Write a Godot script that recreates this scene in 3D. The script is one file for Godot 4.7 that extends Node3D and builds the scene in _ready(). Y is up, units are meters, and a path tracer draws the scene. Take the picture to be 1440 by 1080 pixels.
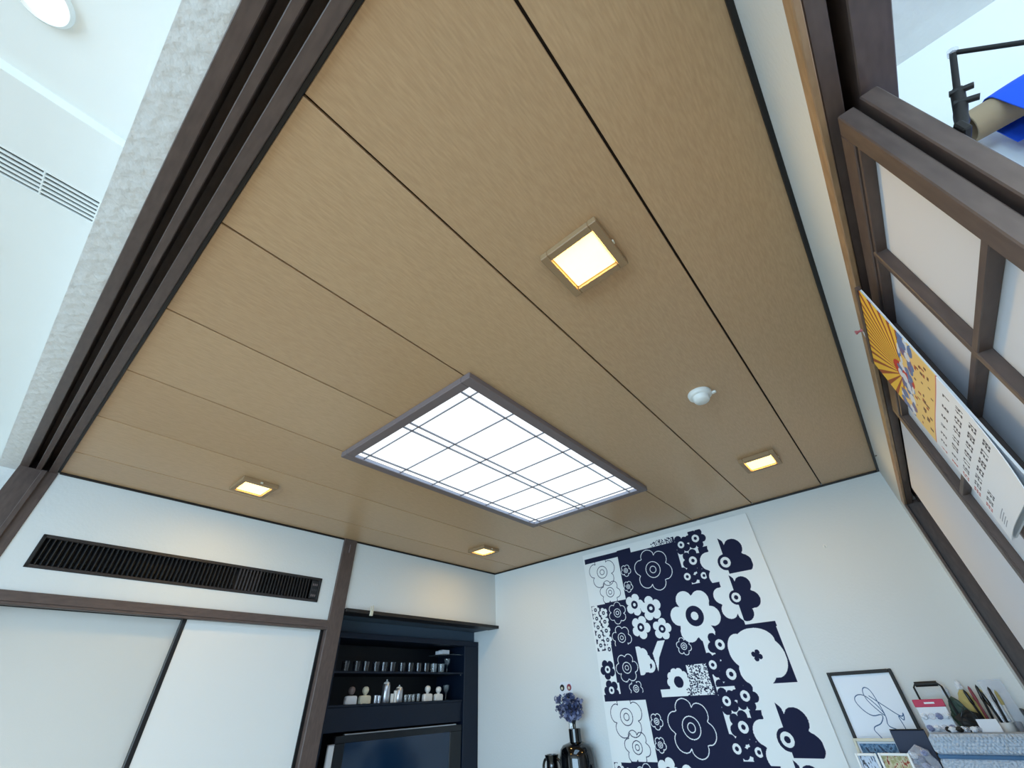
extends Node3D
# A Japanese room seen from its open doorway, looking up at the boarded ceiling.
# Metres, y up. The camera stands at x 0, z 0; the far wall lies towards -z, the fusuma wall towards -x, the shoji wall towards +x.

const CEIL := 2.40      # ceiling boards of the Japanese room
const LIV := 2.58       # ceiling of the living room
const XL := -3.101      # fusuma wall
const XR := 0.261       # shoji wall
const ZF := -3.392      # far wall
const ZO := 0.036       # inner edge of the doorway head

var M := {}
var meshes := {}
var taken := {}
var rng := RandomNumberGenerator.new()

# ---------------------------------------------------------------- naming and nodes
func numbered(called: String) -> String:
	var n: int = taken.get(called, 0)
	taken[called] = n + 1
	return called if n == 0 else "%s_%03d" % [called, n]

func tag(o: Node3D, label: String, category: String, group := "") -> Node3D:
	o.set_meta("label", label)
	o.set_meta("category", category)
	if group != "":
		o.set_meta("group", group)
	return o

func thing(called: String, label: String, category: String, at: Vector3, group := "", turn := Vector3.ZERO) -> Node3D:
	var o := Node3D.new()
	o.name = numbered(called)
	add_child(o)
	o.position = at
	o.rotation = turn
	return tag(o, label, category, group)

func setting(called: String, at := Vector3.ZERO) -> Node3D:
	var o := Node3D.new()
	o.name = called
	add_child(o)
	o.position = at
	o.set_meta("kind", "structure")
	return o

func put(called: String, mesh: Mesh, mat: Material, parent: Node, at := Vector3.ZERO, turn := Vector3.ZERO) -> MeshInstance3D:
	var o := MeshInstance3D.new()
	o.name = numbered(called) if parent == self else called
	o.mesh = mesh
	o.material_override = mat
	o.cast_shadow = GeometryInstance3D.SHADOW_CASTING_SETTING_ON
	parent.add_child(o, true)
	o.position = at
	o.rotation = turn
	return o

# a bevelled box between two corners given in the world; the parent is not turned
func bx(parent: Node, called: String, lo: Vector3, hi: Vector3, mat: Material, bevel := 0.002) -> MeshInstance3D:
	var a := Vector3(minf(lo.x, hi.x), minf(lo.y, hi.y), minf(lo.z, hi.z))
	var b := Vector3(maxf(lo.x, hi.x), maxf(lo.y, hi.y), maxf(lo.z, hi.z))
	var off := Vector3.ZERO
	if parent is Node3D and parent != self:
		off = parent.global_position
	return put(called, cbox(b - a, bevel), mat, parent, (a + b) / 2.0 - off)

# the same in the parent's own axes
func lb(parent: Node, called: String, lo: Vector3, hi: Vector3, mat: Material, bevel := 0.002) -> MeshInstance3D:
	return put(called, cbox((hi - lo).abs(), bevel), mat, parent, (lo + hi) / 2.0)

func wall_box(called: String, lo: Vector3, hi: Vector3, mat: Material) -> MeshInstance3D:
	var o := bx(self, called, lo, hi, mat, 0.0)
	o.set_meta("kind", "structure")
	return o

# ---------------------------------------------------------------- shapes
class Soup:
	var v := PackedVector3Array()
	var n := PackedVector3Array()
	var t := PackedVector2Array()
	func tri(a: Vector3, b: Vector3, c: Vector3, na: Vector3, nb: Vector3, nc: Vector3, ta := Vector2(), tb := Vector2(), tc := Vector2()) -> void:
		if (b - a).cross(c - a).dot(na + nb + nc) > 0.0:   # front faces run clockwise
			v.append_array([a, c, b]); n.append_array([na, nc, nb]); t.append_array([ta, tc, tb])
		else:
			v.append_array([a, b, c]); n.append_array([na, nb, nc]); t.append_array([ta, tb, tc])
	func flat(a: Vector3, b: Vector3, c: Vector3, towards: Vector3, ta := Vector2(), tb := Vector2(), tc := Vector2()) -> void:
		var m := (b - a).cross(c - a).normalized()
		if m.dot(towards) < 0.0:
			m = -m
		tri(a, b, c, m, m, m, ta, tb, tc)
	func quad(a: Vector3, b: Vector3, c: Vector3, d: Vector3, towards: Vector3, ta := Vector2(), tb := Vector2(), tc := Vector2(), td := Vector2()) -> void:
		flat(a, b, c, towards, ta, tb, tc)
		flat(a, c, d, towards, ta, tc, td)
	func mesh() -> ArrayMesh:
		var a := []
		a.resize(Mesh.ARRAY_MAX)
		a[Mesh.ARRAY_VERTEX] = v
		a[Mesh.ARRAY_NORMAL] = n
		a[Mesh.ARRAY_TEX_UV] = t
		var m := ArrayMesh.new()
		m.add_surface_from_arrays(Mesh.PRIMITIVE_TRIANGLES, a)
		return m

# centred box with chamfered edges; texture v runs along the longest side, in metres
func cbox(s: Vector3, bevel := 0.002) -> ArrayMesh:
	var key := "%.4f %.4f %.4f %.4f" % [s.x, s.y, s.z, bevel]
	if meshes.has(key):
		return meshes[key]
	var h := s / 2.0
	var b := minf(bevel, 0.45 * minf(h.x, minf(h.y, h.z)) * 2.0)
	var st := Soup.new()
	var longest := 0
	if s.y > s[longest]: longest = 1
	if s.z > s[longest]: longest = 2
	var seed_uv := Vector2(fposmod(s.x * 7.3 + s.z * 3.1, 1.0), fposmod(s.y * 5.7 + s.z * 1.9, 1.0))
	for ax in 3:
		var u := (ax + 1) % 3
		var w := (ax + 2) % 3
		if u == longest:
			var k := u; u = w; w = k
		for sg in [-1.0, 1.0]:
			var p := []
			var q := []
			for c in [[-1, -1], [1, -1], [1, 1], [-1, 1]]:
				var x := Vector3()
				x[ax] = sg * h[ax]
				x[u] = c[0] * (h[u] - b)
				x[w] = c[1] * (h[w] - b)
				p.append(x)
				q.append(Vector2(x[u], x[w]) + seed_uv)
			var to := Vector3()
			to[ax] = sg
			st.quad(p[0], p[1], p[2], p[3], to, q[0], q[1], q[2], q[3])
	if b > 0.0:
		for ax in 3:                       # the edge runs along ax
			var u := (ax + 1) % 3
			var w := (ax + 2) % 3
			for su in [-1.0, 1.0]:
				for sw in [-1.0, 1.0]:
					var p := []
					for e in [-1.0, 1.0]:
						var x := Vector3()
						x[ax] = e * (h[ax] - b); x[u] = su * h[u]; x[w] = sw * (h[w] - b)
						var y := Vector3()
						y[ax] = e * (h[ax] - b); y[u] = su * (h[u] - b); y[w] = sw * h[w]
						if e < 0.0: p.append_array([x, y])
						else: p.append_array([y, x])
					var to := Vector3()
					to[u] = su; to[w] = sw
					st.quad(p[0], p[1], p[2], p[3], to, Vector2(p[0].x, p[0][longest]), Vector2(p[1].x, p[1][longest]), Vector2(p[2].x, p[2][longest]), Vector2(p[3].x, p[3][longest]))
		for sx in [-1.0, 1.0]:
			for sy in [-1.0, 1.0]:
				for sz in [-1.0, 1.0]:
					var g := Vector3(sx, sy, sz)
					st.flat(g * Vector3(h.x, h.y - b, h.z - b), g * Vector3(h.x - b, h.y, h.z - b), g * Vector3(h.x - b, h.y - b, h.z), g)
	meshes[key] = st.mesh()
	return meshes[key]

# a profile of (radius, height) points turned round the y axis, smooth except where a point repeats
func lathe(pts: Array, seg := 24) -> ArrayMesh:
	var st := Soup.new()
	var nor := []
	for i in pts.size() - 1:
		var d: Vector2 = pts[i + 1] - pts[i]
		nor.append(Vector2(d.y, -d.x).normalized() if d.length() > 1e-7 else Vector2.ZERO)
	for i in pts.size() - 1:
		if nor[i] == Vector2.ZERO:
			continue
		var n0: Vector2 = nor[i]
		var n1: Vector2 = nor[i]
		if i > 0 and nor[i - 1] != Vector2.ZERO and nor[i - 1].dot(nor[i]) > 0.5: n0 = (nor[i - 1] + nor[i]).normalized()
		if i + 1 < nor.size() and nor[i + 1] != Vector2.ZERO and nor[i + 1].dot(nor[i]) > 0.5: n1 = (nor[i + 1] + nor[i]).normalized()
		for k in seg:
			var a0 := TAU * k / seg
			var a1 := TAU * (k + 1) / seg
			var f := func(p: Vector2, a: float) -> Vector3: return Vector3(p.x * cos(a), p.y, p.x * sin(a))
			var A: Vector3 = f.call(pts[i], a0)
			var B: Vector3 = f.call(pts[i], a1)
			var C: Vector3 = f.call(pts[i + 1], a1)
			var D: Vector3 = f.call(pts[i + 1], a0)
			var na: Vector3 = f.call(n0, a0)
			var nb: Vector3 = f.call(n0, a1)
			var nc: Vector3 = f.call(n1, a1)
			var nd: Vector3 = f.call(n1, a0)
			if pts[i].x > 1e-6: st.tri(A, B, C, na, nb, nc)
			if pts[i + 1].x > 1e-6: st.tri(A, C, D, na, nc, nd)
	return st.mesh()

# a round bar along a path
func tube(path: Array, r: float, seg := 8, closed := false) -> ArrayMesh:
	var st := Soup.new()
	var rings := []
	var n := path.size()
	var up := Vector3(0.13, 0.97, 0.21).normalized()
	for i in n:
		var a: Vector3 = path[(i - 1 + n) % n] if closed or i > 0 else path[i]
		var b: Vector3 = path[(i + 1) % n] if closed or i < n - 1 else path[i]
		var d := (b - a).normalized()
		var x := d.cross(up)
		if x.length() < 0.05: x = d.cross(Vector3.RIGHT)
		x = x.normalized()
		up = x.cross(d).normalized()
		var ring := []
		for k in seg:
			var t := TAU * k / seg
			ring.append([path[i] + (x * cos(t) + up * sin(t)) * r, x * cos(t) + up * sin(t)])
		rings.append(ring)
	for i in (n if closed else n - 1):
		for k in seg:
			var A = rings[i][k]
			var B = rings[i][(k + 1) % seg]
			var C = rings[(i + 1) % n][(k + 1) % seg]
			var D = rings[(i + 1) % n][k]
			st.tri(A[0], B[0], C[0], A[1], B[1], C[1])
			st.tri(A[0], C[0], D[0], A[1], C[1], D[1])
	if not closed:
		for e in [0, n - 1]:
			var to: Vector3 = path[0] - path[1] if e == 0 else path[n - 1] - path[n - 2]
			for k in seg:
				st.flat(path[e], rings[e][k][0], rings[e][(k + 1) % seg][0], to)
	return st.mesh()

# a sheet with thickness: f(u, v) -> point, u and v from 0 to 1
func sheet(f: Callable, nu: int, nv: int, thick: float, front: Vector3) -> ArrayMesh:
	var st := Soup.new()
	var off := front.normalized() * thick
	for i in nu:
		for j in nv:
			var u0 := float(i) / nu
			var u1 := float(i + 1) / nu
			var v0 := float(j) / nv
			var v1 := float(j + 1) / nv
			var A: Vector3 = f.call(u0, v0)
			var B: Vector3 = f.call(u1, v0)
			var C: Vector3 = f.call(u1, v1)
			var D: Vector3 = f.call(u0, v1)
			st.quad(A, B, C, D, front, Vector2(u0, v0), Vector2(u1, v0), Vector2(u1, v1), Vector2(u0, v1))
			st.quad(A - off, B - off, C - off, D - off, -front, Vector2(0.99, 0.99), Vector2(0.99, 0.99), Vector2(0.99, 0.99), Vector2(0.99, 0.99))
			if i == 0: st.quad(A, D, D - off, A - off, A - B, Vector2(0, v0), Vector2(0, v1), Vector2(0, v1), Vector2(0, v0))
			if i == nu - 1: st.quad(B, C, C - off, B - off, B - A, Vector2(1, v0), Vector2(1, v1), Vector2(1, v1), Vector2(1, v0))
			if j == 0: st.quad(A, B, B - off, A - off, A - D, Vector2(u0, 0), Vector2(u1, 0), Vector2(u1, 0), Vector2(u0, 0))
			if j == nv - 1: st.quad(D, C, C - off, D - off, D - A, Vector2(u0, 1), Vector2(u1, 1), Vector2(u1, 1), Vector2(u0, 1))
	return st.mesh()

# ---------------------------------------------------------------- pictures for prints
func disc(im: Image, cx: float, cy: float, rx: float, ry: float, c: Color) -> void:
	for y in range(maxi(0, int(cy - ry)), mini(im.get_height(), int(cy + ry) + 1)):
		var d := (y + 0.5 - cy) / ry
		if absf(d) < 1.0:
			var w := rx * sqrt(1.0 - d * d)
			span(im, cx - w, cx + w, y, c)

func span(im: Image, x0: float, x1: float, y: int, c: Color) -> void:
	var a := clampi(roundi(x0), 0, im.get_width())
	var b := clampi(roundi(x1), 0, im.get_width())
	if b > a and y >= 0 and y < im.get_height():
		im.fill_rect(Rect2i(a, y, b - a, 1), c)

func poly(im: Image, p: PackedVector2Array, c: Color) -> void:
	var lo := 1e9
	var hi := -1e9
	for q in p:
		lo = minf(lo, q.y)
		hi = maxf(hi, q.y)
	for y in range(maxi(0, int(lo)), mini(im.get_height(), int(hi) + 1)):
		var xs := []
		for i in p.size():
			var a := p[i]
			var b := p[(i + 1) % p.size()]
			var yy := y + 0.5
			if (a.y <= yy) != (b.y <= yy):
				xs.append(a.x + (yy - a.y) / (b.y - a.y) * (b.x - a.x))
		xs.sort()
		for i in range(0, xs.size() - 1, 2):
			span(im, xs[i], xs[i + 1], y, c)

func stroke(im: Image, p: PackedVector2Array, w: float, c: Color) -> void:
	for i in p.size() - 1:
		var n := maxi(1, int(p[i].distance_to(p[i + 1]) / maxf(0.6, w * 0.35)))
		for k in n + 1:
			var q := p[i].lerp(p[i + 1], float(k) / n)
			disc(im, q.x, q.y, w / 2.0 + 0.3, w / 2.0 + 0.3, c)

func rect(im: Image, x0: float, y0: float, x1: float, y1: float, c: Color) -> void:
	im.fill_rect(Rect2i(int(x0), int(y0), maxi(1, int(x1) - int(x0)), maxi(1, int(y1) - int(y0))).intersection(Rect2i(0, 0, im.get_width(), im.get_height())), c)

func petals(c: Vector2, r: float, n: int, turn: float, dip := 0.25) -> PackedVector2Array:
	var p := PackedVector2Array()
	for k in 80:
		var a := TAU * k / 80.0
		p.append(c + Vector2(cos(a + turn), sin(a + turn)) * r * (1.0 - dip + dip * absf(cos(a * n / 2.0)) ** 0.6))
	return p

func blossom(im: Image, x: float, y: float, r: float, n: int, col: Color, eye: Color, pip: Color, turn := 0.3) -> void:
	poly(im, petals(Vector2(x, y), r, n, turn, 0.34), col)
	disc(im, x, y, r * 0.36, r * 0.36, eye)
	disc(im, x, y, r * 0.15, r * 0.15, pip)

func outline(im: Image, x: float, y: float, r: float, n: int, col: Color, w := 2.0, turn := 0.3) -> void:
	var p := petals(Vector2(x, y), r, n, turn, 0.3)
	p.append(p[0])
	stroke(im, p, w, col)
	for f in [0.38, 0.16]:
		var q := PackedVector2Array()
		for k in 25:
			q.append(Vector2(x, y) + Vector2(cos(TAU * k / 24.0), sin(TAU * k / 24.0)) * r * f)
		stroke(im, q, w, col)

const GLYPH := {"0": [7, 5, 5, 5, 7], "1": [2, 6, 2, 2, 7], "2": [7, 1, 7, 4, 7], "3": [7, 1, 7, 1, 7], "4": [5, 5, 7, 1, 1], "5": [7, 4, 7, 1, 7], "6": [7, 4, 7, 5, 7], "7": [7, 1, 1, 1, 1], "8": [7, 5, 7, 5, 7], "9": [7, 5, 7, 1, 7]}
func digits(im: Image, s: String, x: int, y: int, k: int, c: Color) -> void:
	for i in s.length():
		var g: Array = GLYPH[s[i]]
		for r in 5:
			for b in 3:
				if g[r] & (4 >> b):
					rect(im, x + (i * 4 + b) * k, y + r * k, x + (i * 4 + b + 1) * k, y + (r + 1) * k, c)

func tapestry_print() -> Image:
	# a patchwork of navy and white cloth with simple blossoms; 700 pixels to the repeat's width
	var navy := Color(0.012, 0.03, 0.105).linear_to_srgb()
	navy = Color(0.055, 0.085, 0.215)
	var white := Color(0.90, 0.91, 0.91)
	var im := Image.create(700, 1030, false, Image.FORMAT_RGB8)
	im.fill(white)
	var T := 476.0
	for rep in 3:
		var o := rep * T
		var R := func(u0: float, v0: float, u1: float, v1: float, c: Color) -> void: rect(im, u0 * 700, o + v0 * 700, u1 * 700, o + v1 * 700, c)
		var blooms := func(list: Array, col: Color, eye: Color, pip: Color) -> void:
			for b in list:
				blossom(im, b[0] * 700, o + b[1] * 700, b[2] * 700, b[3], col, eye, pip, b[0] * 9.0)
		# cloths
		R.call(0.01, 0.028, 0.24, 0.056, navy)
		R.call(0.24, 0.024, 0.60, 0.275, navy)
		R.call(0.33, 0.02, 0.46, 0.05, white)
		R.call(0.60, 0.024, 0.945, 0.275, white)
		R.call(0.24, 0.275, 0.945, 0.50, navy)
		R.call(0.01, 0.29, 0.11, 0.515, navy)
		R.call(0.105, 0.287, 0.24, 0.735, navy)
		R.call(0.03, 0.515, 0.11, 0.735, white)
		R.call(0.24, 0.50, 0.60, 0.735, navy)
		R.call(0.60, 0.49, 0.94, 0.74, navy)
		# thin outlines on the pale patch, pale outlines on navy
		outline(im, 0.12 * 700, o + 0.12 * 700, 62, 5, navy, 1.6, 0.9)
		outline(im, 0.15 * 700, o + 0.235 * 700, 46, 6, navy, 1.6, 0.2)
		outline(im, 0.438 * 700, o + 0.165 * 700, 76, 6, white, 2.2)
		outline(im, 0.275 * 700, o + 0.14 * 700, 22, 5, white, 2.0)
		outline(im, 0.27 * 700, o + 0.225 * 700, 20, 5, white, 2.0)
		for q in [[0.172, 0.345, 38], [0.172, 0.465, 40], [0.17, 0.6, 44], [0.2, 0.69, 26]]:
			outline(im, q[0] * 700, o + q[1] * 700, q[2], 6, white, 2.0, q[1] * 5.0)
		# navy blossoms on the pale cloth
		blooms.call([[0.668, 0.165, 0.058, 6], [0.63, 0.075, 0.05, 5], [0.715, 0.06, 0.055, 6], [0.615, 0.235, 0.05, 5], [0.70, 0.245, 0.045, 6]], navy, white, navy)
		# half and half blossoms
		for b in [[0.824, 0.205, 0.125], [0.817, 0.365, 0.105]]:
			var x: float = b[0] * 700
			var y: float = o + b[1] * 700
			var r: float = b[2] * 700
			R.call(b[0] - b[2] * 0.9, b[1] - b[2] * 0.75, b[0] - 0.005, b[1] + b[2] * 0.8, navy)
			if b[1] > 0.3: R.call(b[0], b[1] - b[2], 0.945, b[1] + b[2] * 1.1, white)
			var p := petals(Vector2(x, y), r, 6, 0.26, 0.34)
			var right := PackedVector2Array()
			var left := PackedVector2Array()
			for q in p:
				right.append(Vector2(maxf(q.x, x), q.y))
				left.append(Vector2(minf(q.x, x), q.y))
			poly(im, left, white)
			poly(im, right, navy)
			disc(im, x, y, r * 0.3, r * 0.3, navy)
			disc(im, x, y, r * 0.2, r * 0.2, white)
			disc(im, x, y, r * 0.09, r * 0.09, navy)
		# white blossoms on navy
		blooms.call([[0.285, 0.32, 0.055, 5], [0.375, 0.35, 0.06, 5], [0.295, 0.43, 0.055, 5], [0.41, 0.45, 0.05, 5], [0.595, 0.415, 0.125, 6]], white, navy, white)
		for k in 10:
			blossom(im, (0.035 + 0.05 * (k % 2)) * 700, o + (0.312 + 0.022 * k) * 700, 19, 5, white, navy, white, k * 0.7)
		# the middle and the big pale petals
		blooms.call([[0.30, 0.60, 0.085, 5], [0.437, 0.665, 0.0, 6]], navy, white, navy)
		poly(im, petals(Vector2(0.25 * 700, o + 0.575 * 700), 44, 8, 0.0, 0.12), white)
		rect(im, 0.10 * 700, o + 0.5 * 700, 0.24 * 700, o + 0.66 * 700, navy)
		outline(im, 0.17 * 700, o + 0.6 * 700, 44, 6, white, 2.0, 1.0)
		poly(im, petals(Vector2(0.43 * 700, o + 0.675 * 700), 40, 10, 0.0, 0.12), white)
		disc(im, 0.43 * 700, o + 0.675 * 700, 16, 16, navy)
		poly(im, PackedVector2Array([Vector2(0.37 * 700, o + 350), Vector2(0.41 * 700, o + 350), Vector2(0.36 * 700, o + 400), Vector2(0.34 * 700, o + 440), Vector2(0.33 * 700, o + 385)]), white)
		outline(im, 0.50 * 700, o + 0.535 * 700, 26, 6, white, 2.0)
		blooms.call([[0.055, 0.60, 0.045, 5], [0.06, 0.69, 0.045, 5]], navy, white, navy)
		R.call(0.60, 0.50, 0.66, 0.74, white)
		blooms.call([[0.675, 0.545, 0.06, 6], [0.685, 0.66, 0.06, 6], [0.615, 0.62, 0.05, 6], [0.63, 0.72, 0.045, 5]], navy, white, navy)
		for a in [[0.83, 0.55, 0.085, 0.055], [0.875, 0.61, 0.06, 0.075], [0.80, 0.655, 0.075, 0.06], [0.755, 0.575, 0.05, 0.065]]:
			disc(im, a[0] * 700, o + a[1] * 700, a[2] * 700, a[3] * 700, white)
		poly(im, petals(Vector2(0.82 * 700, o + 0.6 * 700), 16, 4, 0.4, 0.5), navy)
		# speckled squares
		for s in [[0.485, 0.612, 0.585, 0.725], [0.46, 0.02, 0.59, 0.05]]:
			R.call(s[0], s[1], s[2], s[3], white)
			for k in int((s[2] - s[0]) * (s[3] - s[1]) * 24000):
				disc(im, lerpf(s[0], s[2], rng.randf()) * 700, o + lerpf(s[1], s[3], rng.randf()) * 700, 1.9, 1.6, navy)
	rect(im, 0, 0, 700, 13, white)
	rect(im, 0, 0, 7, 1030, white)
	rect(im, 0.945 * 700, 0, 700, 1030, white)
	return im

func calendar_print() -> Image:
	var im := Image.create(380, 530, false, Image.FORMAT_RGB8)
	im.fill(Color(0.93, 0.94, 0.96))
	rect(im, 0, 0, 380, 280, Color(0.93, 0.79, 0.50))
	# a sun with rays in yellow and brick red
	rect(im, 0, 0, 380, 165, Color(0.96, 0.77, 0.24))
	var c := Vector2(200, 165)
	for k in 19:
		var a := PI + PI * (k + 0.30) / 19.0
		var b := PI + PI * (k + 0.66) / 19.0
		poly(im, PackedVector2Array([c, c + Vector2(cos(a), sin(a)) * 420, c + Vector2(cos(b), sin(b)) * 420]), Color(0.62, 0.27, 0.10))
	rect(im, 0, 165, 380, 280, Color(0.93, 0.79, 0.50))
	disc(im, c.x, c.y, 42, 42, Color(0.78, 0.16, 0.10))
	for k in 60:                                   # blue and white crests below the sun
		var x := rng.randf() * 380
		var y := 150.0 + rng.randf() * 50
		var g := rng.randf()
		disc(im, x, y, 10 + rng.randf() * 16, 5 + rng.randf() * 7, Color(0.36, 0.47, 0.68) if g < 0.45 else Color(0.86, 0.88, 0.92) if g < 0.8 else Color(0.47, 0.39, 0.55))
	for k in 34:                                   # small brown stamps on the cream ground
		var x := 15 + rng.randf() * 350
		var y := 205.0 + rng.randf() * 60
		rect(im, x, y, x + 5 + rng.randf() * 14, y + 4 + rng.randf() * 8, Color(0.40, 0.23, 0.14) if k % 3 else Color(0.66, 0.28, 0.16))
	rect(im, 0, 278, 380, 281, Color(0.80, 0.45, 0.42))
	var day := 0
	for row in 5:
		for col in 7:
			day += 1
			if day > 31:
				break
			digits(im, str(day), 18 + col * 51, 300 + row * 38, 4, Color(0.72, 0.24, 0.22) if col == 0 else Color(0.16, 0.18, 0.24))
	for k in 4:
		rect(im, 60, 494 + k * 6, 150 - k * 9, 496 + k * 6, Color(0.55, 0.57, 0.62))
	return im

func drawing_print() -> Image:
	var im := Image.create(300, 420, false, Image.FORMAT_RGB8)
	im.fill(Color(0.90, 0.93, 0.97))
	var ink := Color(0.22, 0.36, 0.52)
	var cv := Curve2D.new()
	for p in [[195, 400], [170, 330], [120, 250], [105, 215], [150, 195], [170, 165], [120, 165], [80, 130], [75, 95], [120, 85], [165, 125], [185, 165], [165, 150], [130, 100], [135, 60], [165, 65], [180, 120], [185, 170], [180, 205], [215, 225], [228, 260], [215, 300], [175, 320], [170, 345]]:
		var at := Vector2(p[0], p[1])
		cv.add_point(at)
	for i in range(1, cv.point_count - 1):
		var d := (cv.get_point_position(i + 1) - cv.get_point_position(i - 1)) * 0.2
		cv.set_point_in(i, -d)
		cv.set_point_out(i, d)
	stroke(im, cv.get_baked_points(), 3.4, ink)
	var c2 := Curve2D.new()
	for p in [[150, 90], [200, 130], [255, 170], [272, 160], [262, 185], [245, 172], [250, 230], [238, 330], [228, 372], [205, 330], [185, 300], [215, 285], [230, 310], [218, 330]]:
		c2.add_point(Vector2(p[0], p[1]))
	for i in range(1, c2.point_count - 1):
		var d := (c2.get_point_position(i + 1) - c2.get_point_position(i - 1)) * 0.2
		c2.set_point_in(i, -d)
		c2.set_point_out(i, d)
	stroke(im, c2.get_baked_points(), 3.4, ink)
	return im

func photo_print(kind: int) -> Image:
	var im := Image.create(96, 128, false, Image.FORMAT_RGB8)
	var noise := FastNoiseLite.new()
	noise.seed = 11 + kind
	noise.frequency = 0.035
	var ramps := [[Color(0.20, 0.34, 0.46), Color(0.55, 0.68, 0.80), Color(0.16, 0.24, 0.34)], [Color(0.78, 0.82, 0.88), Color(0.70, 0.76, 0.84), Color(0.08, 0.09, 0.13)], [Color(0.62, 0.60, 0.42), Color(0.86, 0.84, 0.76), Color(0.52, 0.22, 0.14)], [Color(0.72, 0.72, 0.80), Color(0.90, 0.88, 0.92), Color(0.45, 0.42, 0.50)]]
	var r: Array = ramps[kind]
	for y in 128:
		for x in 96:
			var v := noise.get_noise_2d(x * 1.6, y) * 1.6
			im.set_pixel(x, y, (r[0] as Color).lerp(r[1], clampf(v + 0.5, 0, 1)).lerp(r[2], clampf(v * 3.0 - 0.7 + (0.6 if kind == 1 and absf(x - 50) < 18 and y > 40 else 0.0), 0, 1)))
	return im

# ---------------------------------------------------------------- materials
func std(c: Color, rough := 0.7, spec := 0.5) -> StandardMaterial3D:
	var m := StandardMaterial3D.new()
	m.albedo_color = c
	m.roughness = rough
	m.metallic_specular = spec
	return m

func tex(im: Image) -> ImageTexture:
	return ImageTexture.create_from_image(im)

func printed(im: Image, rough := 0.8) -> StandardMaterial3D:
	var m := std(Color.WHITE, rough)
	m.albedo_texture = tex(im)
	m.texture_repeat = false
	return m

func grain(w: int, h: int, a: Color, b: Color, across: float, along: float, seed_: int, power := 1.0) -> Image:
	var n := FastNoiseLite.new()
	n.seed = seed_
	n.frequency = 1.0
	n.fractal_octaves = 3
	var im := Image.create(w, h, false, Image.FORMAT_RGB8)
	for y in h:
		var t := float(y) / h
		for x in w:
			var p := TAU * t
			var v := n.get_noise_3d(x * across / w, cos(p) * along, sin(p) * along) * 0.5 + 0.5
			im.set_pixel(x, y, a.lerp(b, clampf(pow(v, power) * 1.3 - 0.15, 0, 1)))
	return im

func noise_tex(freq: float, seed_: int, size := 512, octaves := 4) -> NoiseTexture2D:
	var n := FastNoiseLite.new()
	n.seed = seed_
	n.frequency = freq
	n.fractal_octaves = octaves
	var t := NoiseTexture2D.new()
	t.width = size
	t.height = size
	t.seamless = true
	t.noise = n
	return t

func relief(m: StandardMaterial3D, t: Texture2D, depth_cm: float, scale: float) -> void:
	m.heightmap_enabled = true
	m.heightmap_texture = t
	m.heightmap_scale = depth_cm
	m.uv1_triplanar = true
	m.uv1_world_triplanar = true
	m.uv1_scale = Vector3.ONE * scale

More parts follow.
